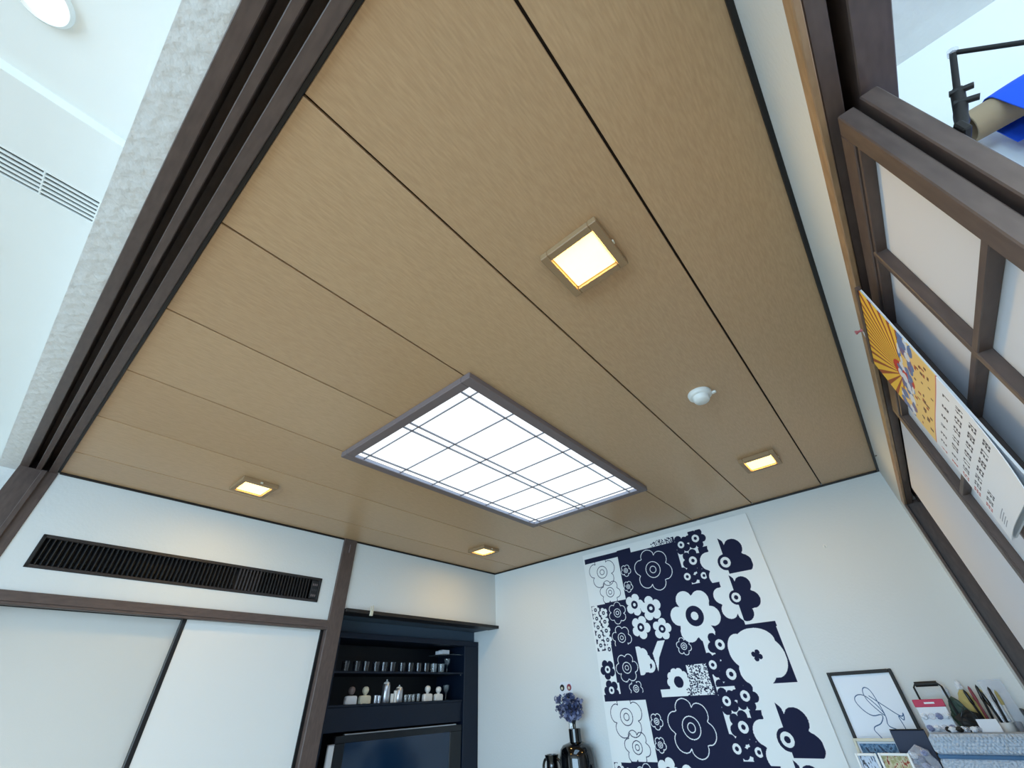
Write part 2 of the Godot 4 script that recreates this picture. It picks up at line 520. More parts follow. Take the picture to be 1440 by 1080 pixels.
func make_materials() -> void:
	var wood := std(Color.WHITE, 0.36, 0.5)
	wood.albedo_texture = tex(grain(512, 512, Color(0.72, 0.59, 0.445), Color(0.79, 0.66, 0.51), 190.0, 3.0, 5))
	M.ceiling = wood
	var w2 := wood.duplicate()
	w2.albedo_color = Color(0.985, 0.98, 0.975)
	M.ceiling_b = w2
	var dark := std(Color.WHITE, 0.5, 0.5)
	dark.albedo_texture = tex(grain(256, 256, Color(0.29, 0.24, 0.225), Color(0.37, 0.31, 0.285), 70.0, 2.5, 8))
	M.dark = dark
	M.black_wood = std(Color(0.075, 0.062, 0.062), 0.5)
	M.joint = std(Color(0.16, 0.11, 0.08), 0.8)
	var fine := noise_tex(0.05, 3)
	var plaster := std(Color(0.85, 0.865, 0.865), 0.85, 0.3)
	relief(plaster, fine, 0.05, 2.0)
	M.plaster = plaster
	var rough := std(Color(0.87, 0.88, 0.875), 0.8, 0.3)
	relief(rough, noise_tex(0.012, 21, 512, 5), 0.22, 3.2)
	M.rough = rough
	M.living = std(Color(0.92, 0.93, 0.915), 0.85, 0.3)
	var paper := std(Color(0.87, 0.88, 0.91), 0.9, 0.2)
	paper.backlight_enabled = true
	paper.backlight = Color(0.35, 0.35, 0.36)
	M.shoji = paper
	var fus := std(Color(0.80, 0.80, 0.785), 0.9, 0.2)
	relief(fus, noise_tex(0.3, 4, 512, 2), 0.03, 2.0)
	M.fusuma = fus
	M.lacquer = std(Color(0.05, 0.048, 0.055), 0.35)
	M.vent = std(Color(0.05, 0.052, 0.064), 0.5)
	M.vent_frame = std(Color(0.14, 0.12, 0.12), 0.5)
	M.vent_grey = std(Color(0.20, 0.19, 0.20), 0.5)
	M.cabinet = std(Color(0.030, 0.085, 0.160), 0.45, 0.4)
	M.duct = std(Color(0.62, 0.63, 0.64), 0.6)
	M.shaded_slate = std(Color(0.24, 0.31, 0.38), 0.7)  # niche soffit and filler: their shade is put into this dark colour
	M.navy_back = std(Color(0.025, 0.055, 0.10), 0.6)
	M.white = std(Color(0.88, 0.88, 0.87), 0.4)
	M.cream = std(Color(0.82, 0.80, 0.72), 0.6)
	M.black = std(Color(0.025, 0.025, 0.03), 0.25)
	M.black_matt = std(Color(0.04, 0.04, 0.045), 0.6)
	M.gloss_black = std(Color(0.012, 0.013, 0.02), 0.08, 0.6)
	M.silver = std(Color(0.75, 0.76, 0.79), 0.3)
	M.silver.metallic = 0.9
	M.screen = std(Color(0.045, 0.16, 0.27), 0.14, 0.6)  # blue base colour stands in for reflections on the switched-off screen
	M.tv = std(Color(0.02, 0.045, 0.08), 0.3)
	M.plastic = std(Color(0.90, 0.91, 0.90), 0.45)
	M.fitting = std(Color(0.60, 0.49, 0.36), 0.5)
	M.frame_grey = std(Color(0.46, 0.41, 0.41), 0.5)
	var glass := std(Color(0.85, 0.92, 0.96, 0.06), 0.04, 0.6)
	glass.transparency = BaseMaterial3D.TRANSPARENCY_ALPHA
	M.glass = glass
	var film := std(Color(0.90, 0.92, 0.97, 0.28), 0.12, 0.6)
	film.transparency = BaseMaterial3D.TRANSPARENCY_ALPHA
	M.film = film
	var tint := std(Color(0.10, 0.12, 0.17, 0.55), 0.05, 0.6)
	tint.transparency = BaseMaterial3D.TRANSPARENCY_ALPHA
	M.tint = tint
	M.kraft = std(Color(0.62, 0.54, 0.43), 0.8)
	var blue := std(Color(0.05, 0.33, 0.86), 0.75)
	blue.rim_enabled = true
	blue.rim = 0.3
	M.blue = blue
	M.flower = std(Color(0.27, 0.31, 0.46), 0.9)
	M.flower_dark = std(Color(0.13, 0.16, 0.29), 0.9)
	M.flower_pale = std(Color(0.52, 0.55, 0.68), 0.9)
	M.stem = std(Color(0.10, 0.13, 0.10), 0.8)
	M.pink = std(Color(0.72, 0.07, 0.27), 0.5)
	M.pin = std(Color(0.72, 0.42, 0.45), 0.4)
	M.navy_card = std(Color(0.10, 0.15, 0.26), 0.6)
	M.green = std(Color(0.18, 0.28, 0.24), 0.5)
	M.straw = std(Color(0.72, 0.66, 0.42), 0.8)
	M.rose = std(Color(0.55, 0.24, 0.28), 0.6)
	var quilt := std(Color(0.72, 0.77, 0.83), 0.9)
	relief(quilt, noise_tex(0.06, 40, 256, 1), 0.6, 6.0)
	M.quilt = quilt
	M.band = std(Color(0.30, 0.44, 0.58), 0.8)
	M.card = std(Color(0.86, 0.88, 0.91), 0.6)
	M.tatami = std(Color(0.70, 0.73, 0.69), 0.9)
	M.oak = std(Color.WHITE, 0.5)
	M.oak.albedo_texture = tex(grain(256, 256, Color(0.55, 0.44, 0.33), Color(0.68, 0.56, 0.43), 60.0, 2.0, 15))

func glow(c: Color, e: float) -> StandardMaterial3D:
	var m := std(Color(0.9, 0.9, 0.9), 0.5)
	m.emission_enabled = true
	m.emission = c
	m.emission_energy_multiplier = e
	return m

func area(at: Vector3, size: Vector2, c: Color, e: float, towards: Vector3, parent: Node = self) -> AreaLight3D:
	var l := AreaLight3D.new()
	l.name = "lamp_light"
	parent.add_child(l, true)
	l.area_size = size
	l.light_color = c
	l.light_energy = e
	l.shadow_enabled = true
	l.set("area_range", 12.0)
	l.look_at_from_position(at, at + towards, Vector3.UP if absf(towards.y) < 0.9 else Vector3.FORWARD)
	return l

# ================================================================ the scene
func _ready() -> void:
	rng.seed = 7
	# --- camera
	var cam := Camera3D.new()
	cam.name = "camera"
	add_child(cam)
	cam.position = Vector3(0, 1.325, 0)
	cam.basis = Basis(Vector3.UP, deg_to_rad(38.799)) * Basis(Vector3.RIGHT, deg_to_rad(38.126)) * Basis(Vector3.BACK, deg_to_rad(-3.2215))
	cam.fov = 86.895
	cam.near = 0.01
	cam.current = true
	# --- sky and exposure
	var env := Environment.new()
	var sky := Sky.new()
	var sm := ProceduralSkyMaterial.new()
	sm.sky_top_color = Color(0.50, 0.66, 0.90)
	sm.sky_horizon_color = Color(0.80, 0.87, 0.95)
	sm.ground_bottom_color = Color(0.42, 0.43, 0.42)
	sm.ground_horizon_color = Color(0.62, 0.65, 0.66)
	sky.sky_material = sm
	env.background_mode = Environment.BG_SKY
	env.sky = sky
	env.tonemap_mode = Environment.TONE_MAPPER_LINEAR
	env.tonemap_exposure = 2.0
	env.sdfgi_enabled = true
	env.ssao_enabled = true
	env.ssil_enabled = true
	var we := WorldEnvironment.new()
	we.name = "environment"
	we.environment = env
	add_child(we)
	# --- daylight through the living room's tall windows, behind the camera
	var day := area(Vector3(0.2, 1.25, 4.35), Vector2(5.4, 2.0), Color(0.74, 0.89, 1.0), 16.5, Vector3.FORWARD)
	day.name = "window_daylight"
	var side := area(Vector3(3.4, 1.25, 0.75), Vector2(2.4, 2.0), Color(0.84, 0.93, 1.0), 1.8, Vector3.LEFT)  # added side source that brightens the living room's end wall
	side.name = "added_side_daylight"

	make_materials()
	build_shell()
	build_ceiling()
	build_doorway()
	build_living()
	build_left_wall()
	build_niche()
	build_right_wall()
	build_lamps()
	build_far_wall()
	build_desk()
	build_vases()
	build_behind_shoji()

# ---------------------------------------------------------------- room shell
func build_shell() -> void:
	wall_box("floor", Vector3(-4.3, -0.12, -3.5), Vector3(3.6, 0.0, 4.6), M.oak)
	bx(get_node("floor"), "tatami_mat", Vector3(XL, 0.0, ZF), Vector3(XR, 0.012, 0.0), M.tatami, 0.002)
	wall_box("wall_far", Vector3(-4.3, 0.0, ZF - 0.12), Vector3(1.0, 2.75, ZF), M.plaster)
	# the fusuma wall: above the fusuma, above the niche, and the closet's back
	var wl := setting("wall_left")
	bx(wl, "upper_wall", Vector3(XL - 0.11, 1.835, ZO + 0.01), Vector3(XL, 2.42, -0.05), M.plaster, 0.0)
	bx(wl, "upper_wall", Vector3(XL - 0.10, 2.093, -0.05), Vector3(XL, 2.42, -1.535), M.plaster, 0.0)
	bx(wl, "upper_wall", Vector3(XL - 0.10, 1.835, -0.05), Vector3(XL, 1.939, -1.535), M.plaster, 0.0)
	bx(wl, "upper_wall", Vector3(XL - 0.10, 1.835, -1.535), Vector3(XL, 2.42, -1.645), M.plaster, 0.0)
	bx(wl, "upper_wall", Vector3(XL - 0.10, 1.90, -1.74), Vector3(XL, 2.42, ZF), M.plaster, 0.0)
	bx(wl, "niche_soffit", Vector3(-4.2, 1.90, -1.70), Vector3(XL - 0.10, 2.0, ZF), M.shaded_slate, 0.0)
	bx(wl, "niche_side", Vector3(-4.2, 0.0, -1.74), Vector3(XL - 0.10, 1.90, -1.66), M.plaster, 0.0)
	bx(wl, "closet_back", Vector3(-4.3, 0.0, 0.19), Vector3(-4.2, 2.75, ZF), M.plaster, 0.0)
	bx(wl, "filler", Vector3(-3.46, 1.812, -1.75), Vector3(-3.40, 1.90, ZF), M.shaded_slate, 0.0)
	# the shoji wall
	var wr := setting("wall_right")
	bx(wr, "upper_wall", Vector3(XR, 2.21, 0.19), Vector3(0.376, 2.75, ZF), M.plaster, 0.0)
	bx(wr, "upper_wall", Vector3(XR, 2.152, 0.19), Vector3(0.2715, 2.21, ZF), M.plaster, 0.0)
	bx(wr, "end_wall", Vector3(XR, 0.0, -3.24), Vector3(0.376, 2.16, ZF), M.plaster, 0.0)

func build_ceiling() -> void:
	var c := setting("ceiling", Vector3(0, CEIL, 0))
	bx(c, "backing", Vector3(-4.2, CEIL + 0.013, ZF), Vector3(XR, CEIL + 0.08, 0.05), M.joint, 0.0)
	var edges := [XR]
	for k in 7:
		edges.append(-0.062 - 0.4525 * k)
	edges.append(XL)
	for k in edges.size() - 1:
		bx(c, "ceiling_board", Vector3(edges[k + 1] + 0.0035, CEIL, ZF), Vector3(edges[k] - 0.0035, CEIL + 0.012, ZO), M.ceiling if k % 2 == 0 else M.ceiling_b, 0.0015)
	# thin dark bead where the ceiling meets the walls
	var t := setting("trim_1")
	bx(t, "ceiling_bead", Vector3(XL, CEIL - 0.012, ZO), Vector3(XL + 0.010, CEIL, ZF), M.black_wood)
	bx(t, "ceiling_bead", Vector3(XL, CEIL - 0.012, ZF + 0.010), Vector3(XR, CEIL, ZF), M.black_wood)
	bx(t, "ceiling_bead", Vector3(XR - 0.012, CEIL - 0.012, 0.0), Vector3(XR, CEIL, ZF), M.black_wood)
	bx(t, "ceiling_bead", Vector3(XL, CEIL - 0.004, ZO), Vector3(XR, CEIL + 0.03, ZO + 0.012), M.black_wood)

func build_doorway() -> void:
	# the head track between the Japanese room and the living room: three fins and two grooves
	var t := setting("trim_2")
	bx(t, "track_bed", Vector3(-3.2, 2.475, 0.046), Vector3(0.40, 2.52, 0.188), M.dark, 0.0)
	bx(t, "track_fin", Vector3(-3.2, 2.388, 0.047), Vector3(0.40, 2.475, 0.0785), M.dark)
	bx(t, "track_fin", Vector3(-3.2, 2.388, 0.106), Vector3(0.40, 2.475, 0.127), M.dark)
	bx(t, "track_fin", Vector3(-3.2, 2.388, 0.154), Vector3(0.40, 2.475, 0.188), M.dark)
	# door post on the fusuma side
	var p := setting("trim_3", Vector3(XL, 0, 0.1))
	bx(p, "post", Vector3(-3.21, 0.0, 0.040), Vector3(XL + 0.004, 2.39, 0.188), M.dark)
	bx(p, "stop", Vector3(XL, 0.0, 0.082), Vector3(XL + 0.016, 2.388, 0.104), M.dark)
	bx(p, "added_leak_cap", Vector3(-3.30, 2.30, 0.036), Vector3(-3.2005, 2.60, 0.188), M.dark, 0.0)  # added to stop sky light leaking in at the track's end
	# plastered beam over the doorway
	wall_box("wall_beam", Vector3(-4.3, 2.40, 0.188), Vector3(0.376, 2.75, 0.262), M.rough)
	wall_box("wall_return", Vector3(-4.3, 0.0, 0.188), Vector3(-3.21, 2.40, 0.262), M.rough)

func build_living() -> void:
	var c := setting("ceiling_living", Vector3(0, LIV, 1))
	bx(c, "ceiling_slab", Vector3(-1.06, LIV, 0.262), Vector3(0.376, 2.75, 4.6), M.living, 0.0)
	bx(c, "ceiling_slab", Vector3(-4.3, 2.55, 0.262), Vector3(-1.392, 2.75, 4.6), M.living, 0.0)
	bx(c, "ceiling_slab", Vector3(-1.286, 2.55, 0.262), Vector3(-1.06, 2.75, 4.6), M.living, 0.0)
	bx(c, "ceiling_slab", Vector3(-1.392, 2.55, 0.262), Vector3(-1.286, 2.75, 0.296), M.living, 0.0)
	bx(c, "ceiling_slab", Vector3(-1.392, 2.55, 1.904), Vector3(-1.286, 2.75, 4.6), M.living, 0.0)
	bx(c, "ceiling_slab", Vector3(0.376, LIV, -0.931), Vector3(3.6, 2.75, 4.6), M.rough, 0.0)
	wall_box("wall_living_left", Vector3(-4.4, 0, 0.188), Vector3(-4.3, 2.75, 4.6), M.living)
	var wr := setting("wall_living_right")
	bx(wr, "wall_side", Vector3(3.5, 0, -1.05), Vector3(3.6, 2.75, -0.5), M.living, 0.0)
	bx(wr, "wall_side", Vector3(3.5, 0, 2.0), Vector3(3.6, 2.75, 4.6), M.living, 0.0)
	bx(wr, "lintel", Vector3(3.5, 2.3, -0.5), Vector3(3.6, 2.75, 2.0), M.living, 0.0)
	bx(wr, "sill", Vector3(3.5, 0, -0.5), Vector3(3.6, 0.2, 2.0), M.living, 0.0)
	var w2 := setting("added_window_2", Vector3(3.55, 0.2, 0.75))  # unseen window added to go with the extra side daylight
	for k in 3:
		bx(w2, "mullion", Vector3(3.52, 0.2, -0.5 + k * 1.225), Vector3(3.58, 2.3, -0.45 + k * 1.225), M.silver)
	for k in 2:
		bx(w2, "rail", Vector3(3.52, 0.2 + k * 2.05, -0.5), Vector3(3.58, 0.25 + k * 2.05, 2.0), M.silver)
		bx(w2, "pane", Vector3(3.548, 0.25, -0.45 + k * 1.225), Vector3(3.554, 2.25, 0.725 + k * 1.225), M.glass, 0.0)
	wall_box("wall_living_end", Vector3(0.376, 0, -1.05), Vector3(3.6, 2.75, -0.931), M.living)
	wall_box("wall_added_closet", Vector3(0.9, 0, -3.5), Vector3(1.0, 2.75, -1.05), M.living)  # unseen closet box added to keep sky light off the shoji
	wall_box("ceiling_added_closet", Vector3(0.376, 2.4, -3.5), Vector3(0.9, 2.5, -1.05), M.living)  # lid of the added box, also against sky light
	wall_box("ceiling_added_roof", Vector3(-4.5, 2.75, -3.6), Vector3(3.7, 2.85, 4.7), M.living)  # unseen slab added over everything to shut out leaking sky light
	# window wall behind the camera
	var w := setting("wall_window")
	bx(w, "wall_side", Vector3(-4.3, 0, 4.5), Vector3(-2.6, 2.75, 4.6), M.living, 0.0)
	bx(w, "wall_side", Vector3(3.0, 0, 4.5), Vector3(3.6, 2.75, 4.6), M.living, 0.0)
	bx(w, "lintel", Vector3(-2.6, 2.3, 4.5), Vector3(3.0, 2.75, 4.6), M.living, 0.0)
	bx(w, "sill", Vector3(-2.6, 0, 4.5), Vector3(3.0, 0.1, 4.6), M.living, 0.0)
	var win := setting("window_1", Vector3(0.2, 0.1, 4.55))
	for k in 5:
		bx(win, "mullion", Vector3(-2.6 + k * 1.39, 0.1, 4.52), Vector3(-2.55 + k * 1.39, 2.3, 4.58), M.silver)
	bx(win, "rail", Vector3(-2.6, 2.25, 4.52), Vector3(3.0, 2.3, 4.58), M.silver)
	bx(win, "rail", Vector3(-2.6, 0.1, 4.52), Vector3(3.0, 0.15, 4.58), M.silver)
	for k in 4:
		bx(win, "pane", Vector3(-2.55 + k * 1.39, 0.15, 4.545), Vector3(-1.21 + k * 1.39, 2.25, 4.551), M.glass, 0.0)
	# slotted air outlet in the lowered part of the ceiling
	var v := thing("air_outlet", "long white slotted air outlet in the living room ceiling", "vent", Vector3(-1.338, 2.55, 1.0))
	bx(v, "duct_side", Vector3(-1.3915, 2.556, 0.297), Vector3(-1.3895, 2.75, 1.903), M.duct, 0.0)
	bx(v, "duct_side", Vector3(-1.2885, 2.556, 0.297), Vector3(-1.2865, 2.75, 1.903), M.duct, 0.0)
	bx(v, "duct_roof", Vector3(-1.3915, 2.742, 0.297), Vector3(-1.2865, 2.75, 1.903), M.duct, 0.0)
	for k in 7:
		var x := -1.390 + k * 0.0168
		bx(v, "slat", Vector3(x - 0.0034, 2.549, 0.297), Vector3(x + 0.0034, 2.556, 1.903), M.living, 0.001)
	for z in [0.298, 0.42, 1.0, 1.6, 1.898]:
		bx(v, "bridge", Vector3(-1.391, 2.5492, z), Vector3(-1.287, 2.556, z + 0.004), M.living, 0.001)
	# round ceiling lamps; the last two are unseen, added to brighten the end wall
	for q in [[-0.847, 0.50, LIV, "round white ceiling lamp nearest the doorway beam in the living room"], [-1.705, 0.55, 2.55, "round white ceiling lamp below the slotted air outlet, at the left edge"], [0.95, 0.45, LIV, "added unseen round ceiling lamp outside the shoji wall, brightening the end wall"], [1.9, 0.45, LIV, "added unseen round ceiling lamp farthest right, brightening the end wall"]]:
		var o := thing("round_downlight", q[3], "lamp", Vector3(q[0], q[2], q[1]), "round living room ceiling lamps")
		put("ring", lathe([Vector2(0.052, 0.0), Vector2(0.052, -0.006), Vector2(0.047, -0.010), Vector2(0.040, -0.006), Vector2(0.040, 0.0)], 32), M.plastic, o)
		put("lens", lathe([Vector2(0.040, -0.004), Vector2(0.0, -0.006)], 32), glow(Color(1.0, 0.98, 0.95), 3.0), o)
		var s := SpotLight3D.new()
		s.name = "lamp_light"
		o.add_child(s, true)
		s.position = Vector3(0, -0.02, 0)
		s.rotation.x = -PI / 2
		s.spot_angle = 70
		s.light_size = 0.04
		s.light_color = Color(1.0, 0.97, 0.92)
		s.light_energy = 1.1
		s.spot_range = 10
		s.shadow_enabled = true

# ---------------------------------------------------------------- the fusuma wall
func build_left_wall() -> void:
	var t := setting("trim_4", Vector3(XL, 1.79, -0.8))
	bx(t, "head_rail", Vector3(XL - 0.09, 1.792, 0.03), Vector3(XL + 0.018, 1.836, -1.645), M.dark)
	bx(t, "fin", Vector3(XL - 0.022, 1.780, 0.03), Vector3(XL + 0.016, 1.792, -1.645), M.dark)
	# pillar between the fusuma and the niche
	var p := setting("trim_5", Vector3(XL, 0, -1.69))
	bx(p, "pillar", Vector3(XL - 0.1, 0.0, -1.640), Vector3(XL + 0.016, CEIL, -1.748), M.dark, 0.003)
	bx(p, "metal_strip", Vector3(XL + 0.016, 2.30, -1.690), Vector3(XL + 0.020, 2.36, -1.697), M.frame_grey, 0.001)
	fusuma("grey white sliding fusuma door at the left, behind its neighbour", 0.03, -0.815, XL - 0.062, M.fusuma)
	fusuma("plain white sliding fusuma door beside the dark pillar, in front", -0.785, -1.640, XL - 0.030, M.white)
	# long dark air-conditioner grille
	var v := thing("air_conditioner_grille", "long black louvred air conditioner grille above the fusuma doors", "grille", Vector3(XL, 2.016, -0.79))
	var y0 := 1.939
	var y1 := 2.093
	bx(v, "back", Vector3(XL - 0.06, y0, -0.05), Vector3(XL - 0.05, y1, -1.535), M.black_matt, 0.0)
	bx(v, "frame", Vector3(XL - 0.05, y1 - 0.016, -0.05), Vector3(XL + 0.006, y1, -1.535), M.vent_frame)
	bx(v, "frame", Vector3(XL - 0.05, y0, -0.05), Vector3(XL + 0.006, y0 + 0.016, -1.535), M.vent_frame)
	bx(v, "frame", Vector3(XL - 0.05, y0, -0.05), Vector3(XL + 0.006, y1, -0.066), M.vent)
	bx(v, "frame", Vector3(XL - 0.05, y0, -1.519), Vector3(XL + 0.006, y1, -1.535), M.vent)
	bx(v, "rail", Vector3(XL - 0.03, y0 + 0.045, -0.066), Vector3(XL - 0.018, y0 + 0.053, -0.98), M.vent)
	for k in 42:
		var z := -0.078 - k * 0.0214
		var o := put("slat", cbox(Vector3(0.022, y1 - y0 - 0.032, 0.004), 0.001), M.vent, v, Vector3(XL - 0.008, (y0 + y1) / 2, z) - v.position, Vector3(0, 0.5, 0))
	for k in 23:
		var z := -0.988 - k * 0.0207
		var o := put("slat", cbox(Vector3(0.018, y1 - y0 - 0.032, 0.007), 0.001), M.vent_grey if k < 7 else M.vent, v, Vector3(XL - 0.004, (y0 + y1) / 2, z) - v.position, Vector3(0, 0.2, 0))
	var panel := bx(v, "control_panel", Vector3(XL - 0.03, y0 + 0.018, -1.468), Vector3(XL + 0.002, y1 - 0.018, -1.517), M.vent, 0.002)
	for i in 3:
		for j in 3:
			bx(panel, "button", Vector3(XL + 0.002, y0 + 0.032 + j * 0.034, -1.476 - i * 0.013), Vector3(XL + 0.004, y0 + 0.046 + j * 0.034, -1.484 - i * 0.013), M.frame_grey if j != 1 else M.vent_grey, 0.001)

func fusuma(label: String, z0: float, z1: float, x: float, mat: Material) -> void:
	var o := thing("fusuma_door", label, "sliding door", Vector3(x, 0.0, (z0 + z1) / 2), "fusuma doors")
	bx(o, "paper_panel", Vector3(x - 0.020, 0.02, z0 - 0.02), Vector3(x + 0.005, 1.786, z1 + 0.02), mat, 0.001)
	bx(o, "stile", Vector3(x - 0.021, 0.013, z0), Vector3(x + 0.008, 1.789, z0 - 0.024), M.lacquer)
	bx(o, "stile", Vector3(x - 0.021, 0.013, z1), Vector3(x + 0.008, 1.789, z1 + 0.024), M.lacquer)
	bx(o, "rail", Vector3(x - 0.021, 0.013, z0), Vector3(x + 0.008, 0.03, z1), M.lacquer)
	bx(o, "rail", Vector3(x - 0.021, 1.781, z0), Vector3(x + 0.007, 1.789, z1), M.lacquer)
	var h := bx(o, "finger_pull", Vector3(x + 0.004, 0.86, z1 + 0.06), Vector3(x + 0.007, 0.95, z1 + 0.10), M.black, 0.001)

# ---------------------------------------------------------------- the niche with its cabinet
func build_niche() -> void:
	var t := setting("trim_6", Vector3(XL, 1.9, -2.5))
	bx(t, "shelf_edge", Vector3(XL - 0.10, 1.896, -1.748), Vector3(XL + 0.040, 1.920, ZF), M.black_wood, 0.002)
	var cl := thing("clip", "small cream plastic clip on the niche's black lintel", "clip", Vector3(XL + 0.046, 1.92, -1.955))
	lb(cl, "jaw", Vector3(-0.012, -0.035, -0.011), Vector3(0.006, 0.004, 0.011), M.cream)
	lb(cl, "lever", Vector3(-0.004, 0.004, -0.014), Vector3(0.000, 0.036, -0.004), M.cream)
	lb(cl, "lever", Vector3(-0.002, 0.004, 0.004), Vector3(0.002, 0.030, 0.014), M.cream)
	var F := -3.337
	var Bk := -3.72
	var z0 := -1.752
	var z1 := ZF + 0.002
	var c := thing("display_cabinet", "tall navy black open cabinet built into the niche", "cabinet", Vector3(-3.5, 0, -2.57))
	bx(c, "back_panel", Vector3(Bk - 0.02, 0.0, z0), Vector3(Bk, 1.812, z1), M.navy_back, 0.0)
	bx(c, "top_panel", Vector3(Bk, 1.772, z0), Vector3(F, 1.812, z1), M.cabinet)
	bx(c, "side_panel", Vector3(Bk, 0.0, z0), Vector3(F, 1.772, z0 - 0.15), M.cabinet)
	bx(c, "side_panel", Vector3(Bk, 0.0, -3.205), Vector3(F, 1.772, z1), M.cabinet)
	bx(c, "shelf", Vector3(Bk, 1.553, z0 - 0.15), Vector3(F - 0.012, 1.566, -3.205), M.cabinet)
	bx(c, "shelf", Vector3(Bk, 1.352, z0 - 0.15), Vector3(F - 0.012, 1.367, -3.205), M.cabinet)
	bx(c, "fascia", Vector3(Bk, 1.215, z0 - 0.15), Vector3(F - 0.020, 1.352, -3.205), M.cabinet)
	bx(c, "base_shelf", Vector3(Bk, 0.42, z0 - 0.15), Vector3(F - 0.012, 0.45, -3.205), M.cabinet)
	for y in [1.566, 1.367]:
		for z in [-1.905, -3.200]:
			bx(c, "shelf_pin", Vector3(F - 0.05, y - 0.022, z), Vector3(F - 0.04, y - 0.014, z - 0.004), M.silver, 0.001)
	# television
	var tv := thing("television", "flat black television with a dark blue screen in the niche cabinet", "television", Vector3(-3.36, 0.45, -2.60))
	var x := -3.345
	bx(tv, "casing", Vector3(x - 0.05, 0.56, -2.005), Vector3(x - 0.006, 1.196, -3.195), M.tv, 0.004)
	bx(tv, "screen", Vector3(x - 0.006, 0.62, -2.085), Vector3(x - 0.004, 1.155, -3.065), M.screen, 0.0)
	bx(tv, "bezel", Vector3(x - 0.006, 1.155, -2.005), Vector3(x, 1.196, -3.195), M.tv)
	bx(tv, "bezel", Vector3(x - 0.006, 0.56, -2.005), Vector3(x, 0.62, -3.195), M.tv)
	bx(tv, "bezel", Vector3(x - 0.006, 0.62, -2.005), Vector3(x, 1.155, -2.085), M.tv)
	bx(tv, "bezel", Vector3(x - 0.006, 0.62, -3.065), Vector3(x, 1.155, -3.195), M.tv)
	bx(tv, "silver_edge", Vector3(x - 0.02, 1.196, -2.07), Vector3(x + 0.003, 1.204, -3.13), M.silver)
	bx(tv, "stand", Vector3(x - 0.16, 0.45, -2.40), Vector3(x - 0.01, 0.47, -2.80), M.tv, 0.004)
	bx(tv, "neck", Vector3(x - 0.05, 0.47, -2.54), Vector3(x - 0.03, 0.60, -2.66), M.tv)
	var wb := thing("upright_box", "pale grey slim box standing upright left of the television", "box", Vector3(-3.33, 0.0, -1.97))
	bx(wb, "body", Vector3(-3.334, 0.0, -1.945), Vector3(-3.315, 1.150, -1.990), M.card, 0.004)
	bx(wb, "cap", Vector3(-3.335, 1.150, -1.944), Vector3(-3.314, 1.156, -1.991), M.silver, 0.001)
	# glasses on the upper shelf
	var tumbler := lathe([Vector2(0.0, 0.0), Vector2(0.026, 0.0), Vector2(0.026, 0.0), Vector2(0.031, 0.066), Vector2(0.031, 0.066), Vector2(0.029, 0.066), Vector2(0.029, 0.066), Vector2(0.0245, 0.006), Vector2(0.0, 0.005)], 20)
	var zs := [-2.03, -2.125, -2.205, -2.30, -2.375, -2.455, -2.555, -2.64, -2.73, -2.815, -2.905, -2.995]
	var words := ["first", "second", "third", "fourth", "fifth", "sixth", "seventh", "eighth", "ninth", "tenth", "eleventh", "last"]
	for k in zs.size():
		var g := put("glass_tumbler", tumbler, M.glass if k > 9 else M.tint, self, Vector3(-3.42, 1.566, zs[k]))  # left ten darkened so only their highlights show, as in dim light
		tag(g, "%s clear glass tumbler from the left on the cabinet's upper shelf" % words[k], "glass", "tumblers on the upper shelf")
	# bust-shaped bottles
	for q in [[-2.125, M.tint, "smoky glass square bottle with round stopper, leftmost on the lower shelf"], [-2.245, M.cream, "cream square bottle with round stopper, second on the lower shelf"], [-2.862, M.white, "bright white square bottle with round stopper, left one of the right-hand pair"], [-2.985, M.white, "bright white square bottle with round stopper, rightmost on the lower shelf"]]:
		var s := 1.0 if q[0] > -2.9 else 0.93
		var o := thing("stoppered_bottle", q[2], "bottle", Vector3(-3.43, 1.367, q[0]), "square bottles with round stoppers")
		put("body", bottle_body(0.098 * s, 0.052 * s), M.card if q[1] == M.tint else q[1], o)
		put("neck", lathe([Vector2(0.011, 0.048 * s), Vector2(0.011, 0.062 * s), Vector2(0.014, 0.064 * s)], 16), M.tint if q[1] == M.tint else q[1], o)
		put("stopper", lathe([Vector2(0.0, 0.058 * s), Vector2(0.014, 0.060 * s), Vector2(0.022, 0.072 * s), Vector2(0.025, 0.084 * s), Vector2(0.022, 0.098 * s), Vector2(0.012, 0.106 * s), Vector2(0.0, 0.108 * s)], 20), M.frame_grey if q[1] == M.tint else q[1], o)
	# shaker bottles and measures
	var sh := func(z: float, h: float, label: String) -> void:
		var o := thing("shaker_bottle", label, "bottle", Vector3(-3.43, 1.367, z), "shaker bottles")
		put("body", lathe([Vector2(0.0, 0.0), Vector2(0.030, 0.0), Vector2(0.032, 0.004), Vector2(0.032, h * 0.72), Vector2(0.026, h * 0.80)], 20), M.silver, o)
		put("cap", lathe([Vector2(0.026, h * 0.79), Vector2(0.024, h * 0.86), Vector2(0.012, h * 0.90), Vector2(0.006, h * 0.92), Vector2(0.005, h), Vector2(0.0, h)], 16), M.white, o)
	sh.call(-2.432, 0.152, "tallest silver shaker bottle with a pointed white cap")
	sh.call(-2.560, 0.115, "shorter silver shaker bottle with a pointed white cap")
	var cup := lathe([Vector2(0.0, 0.0), Vector2(0.013, 0.0), Vector2(0.016, 0.05), Vector2(0.015, 0.05), Vector2(0.012, 0.004), Vector2(0.0, 0.004)], 16)
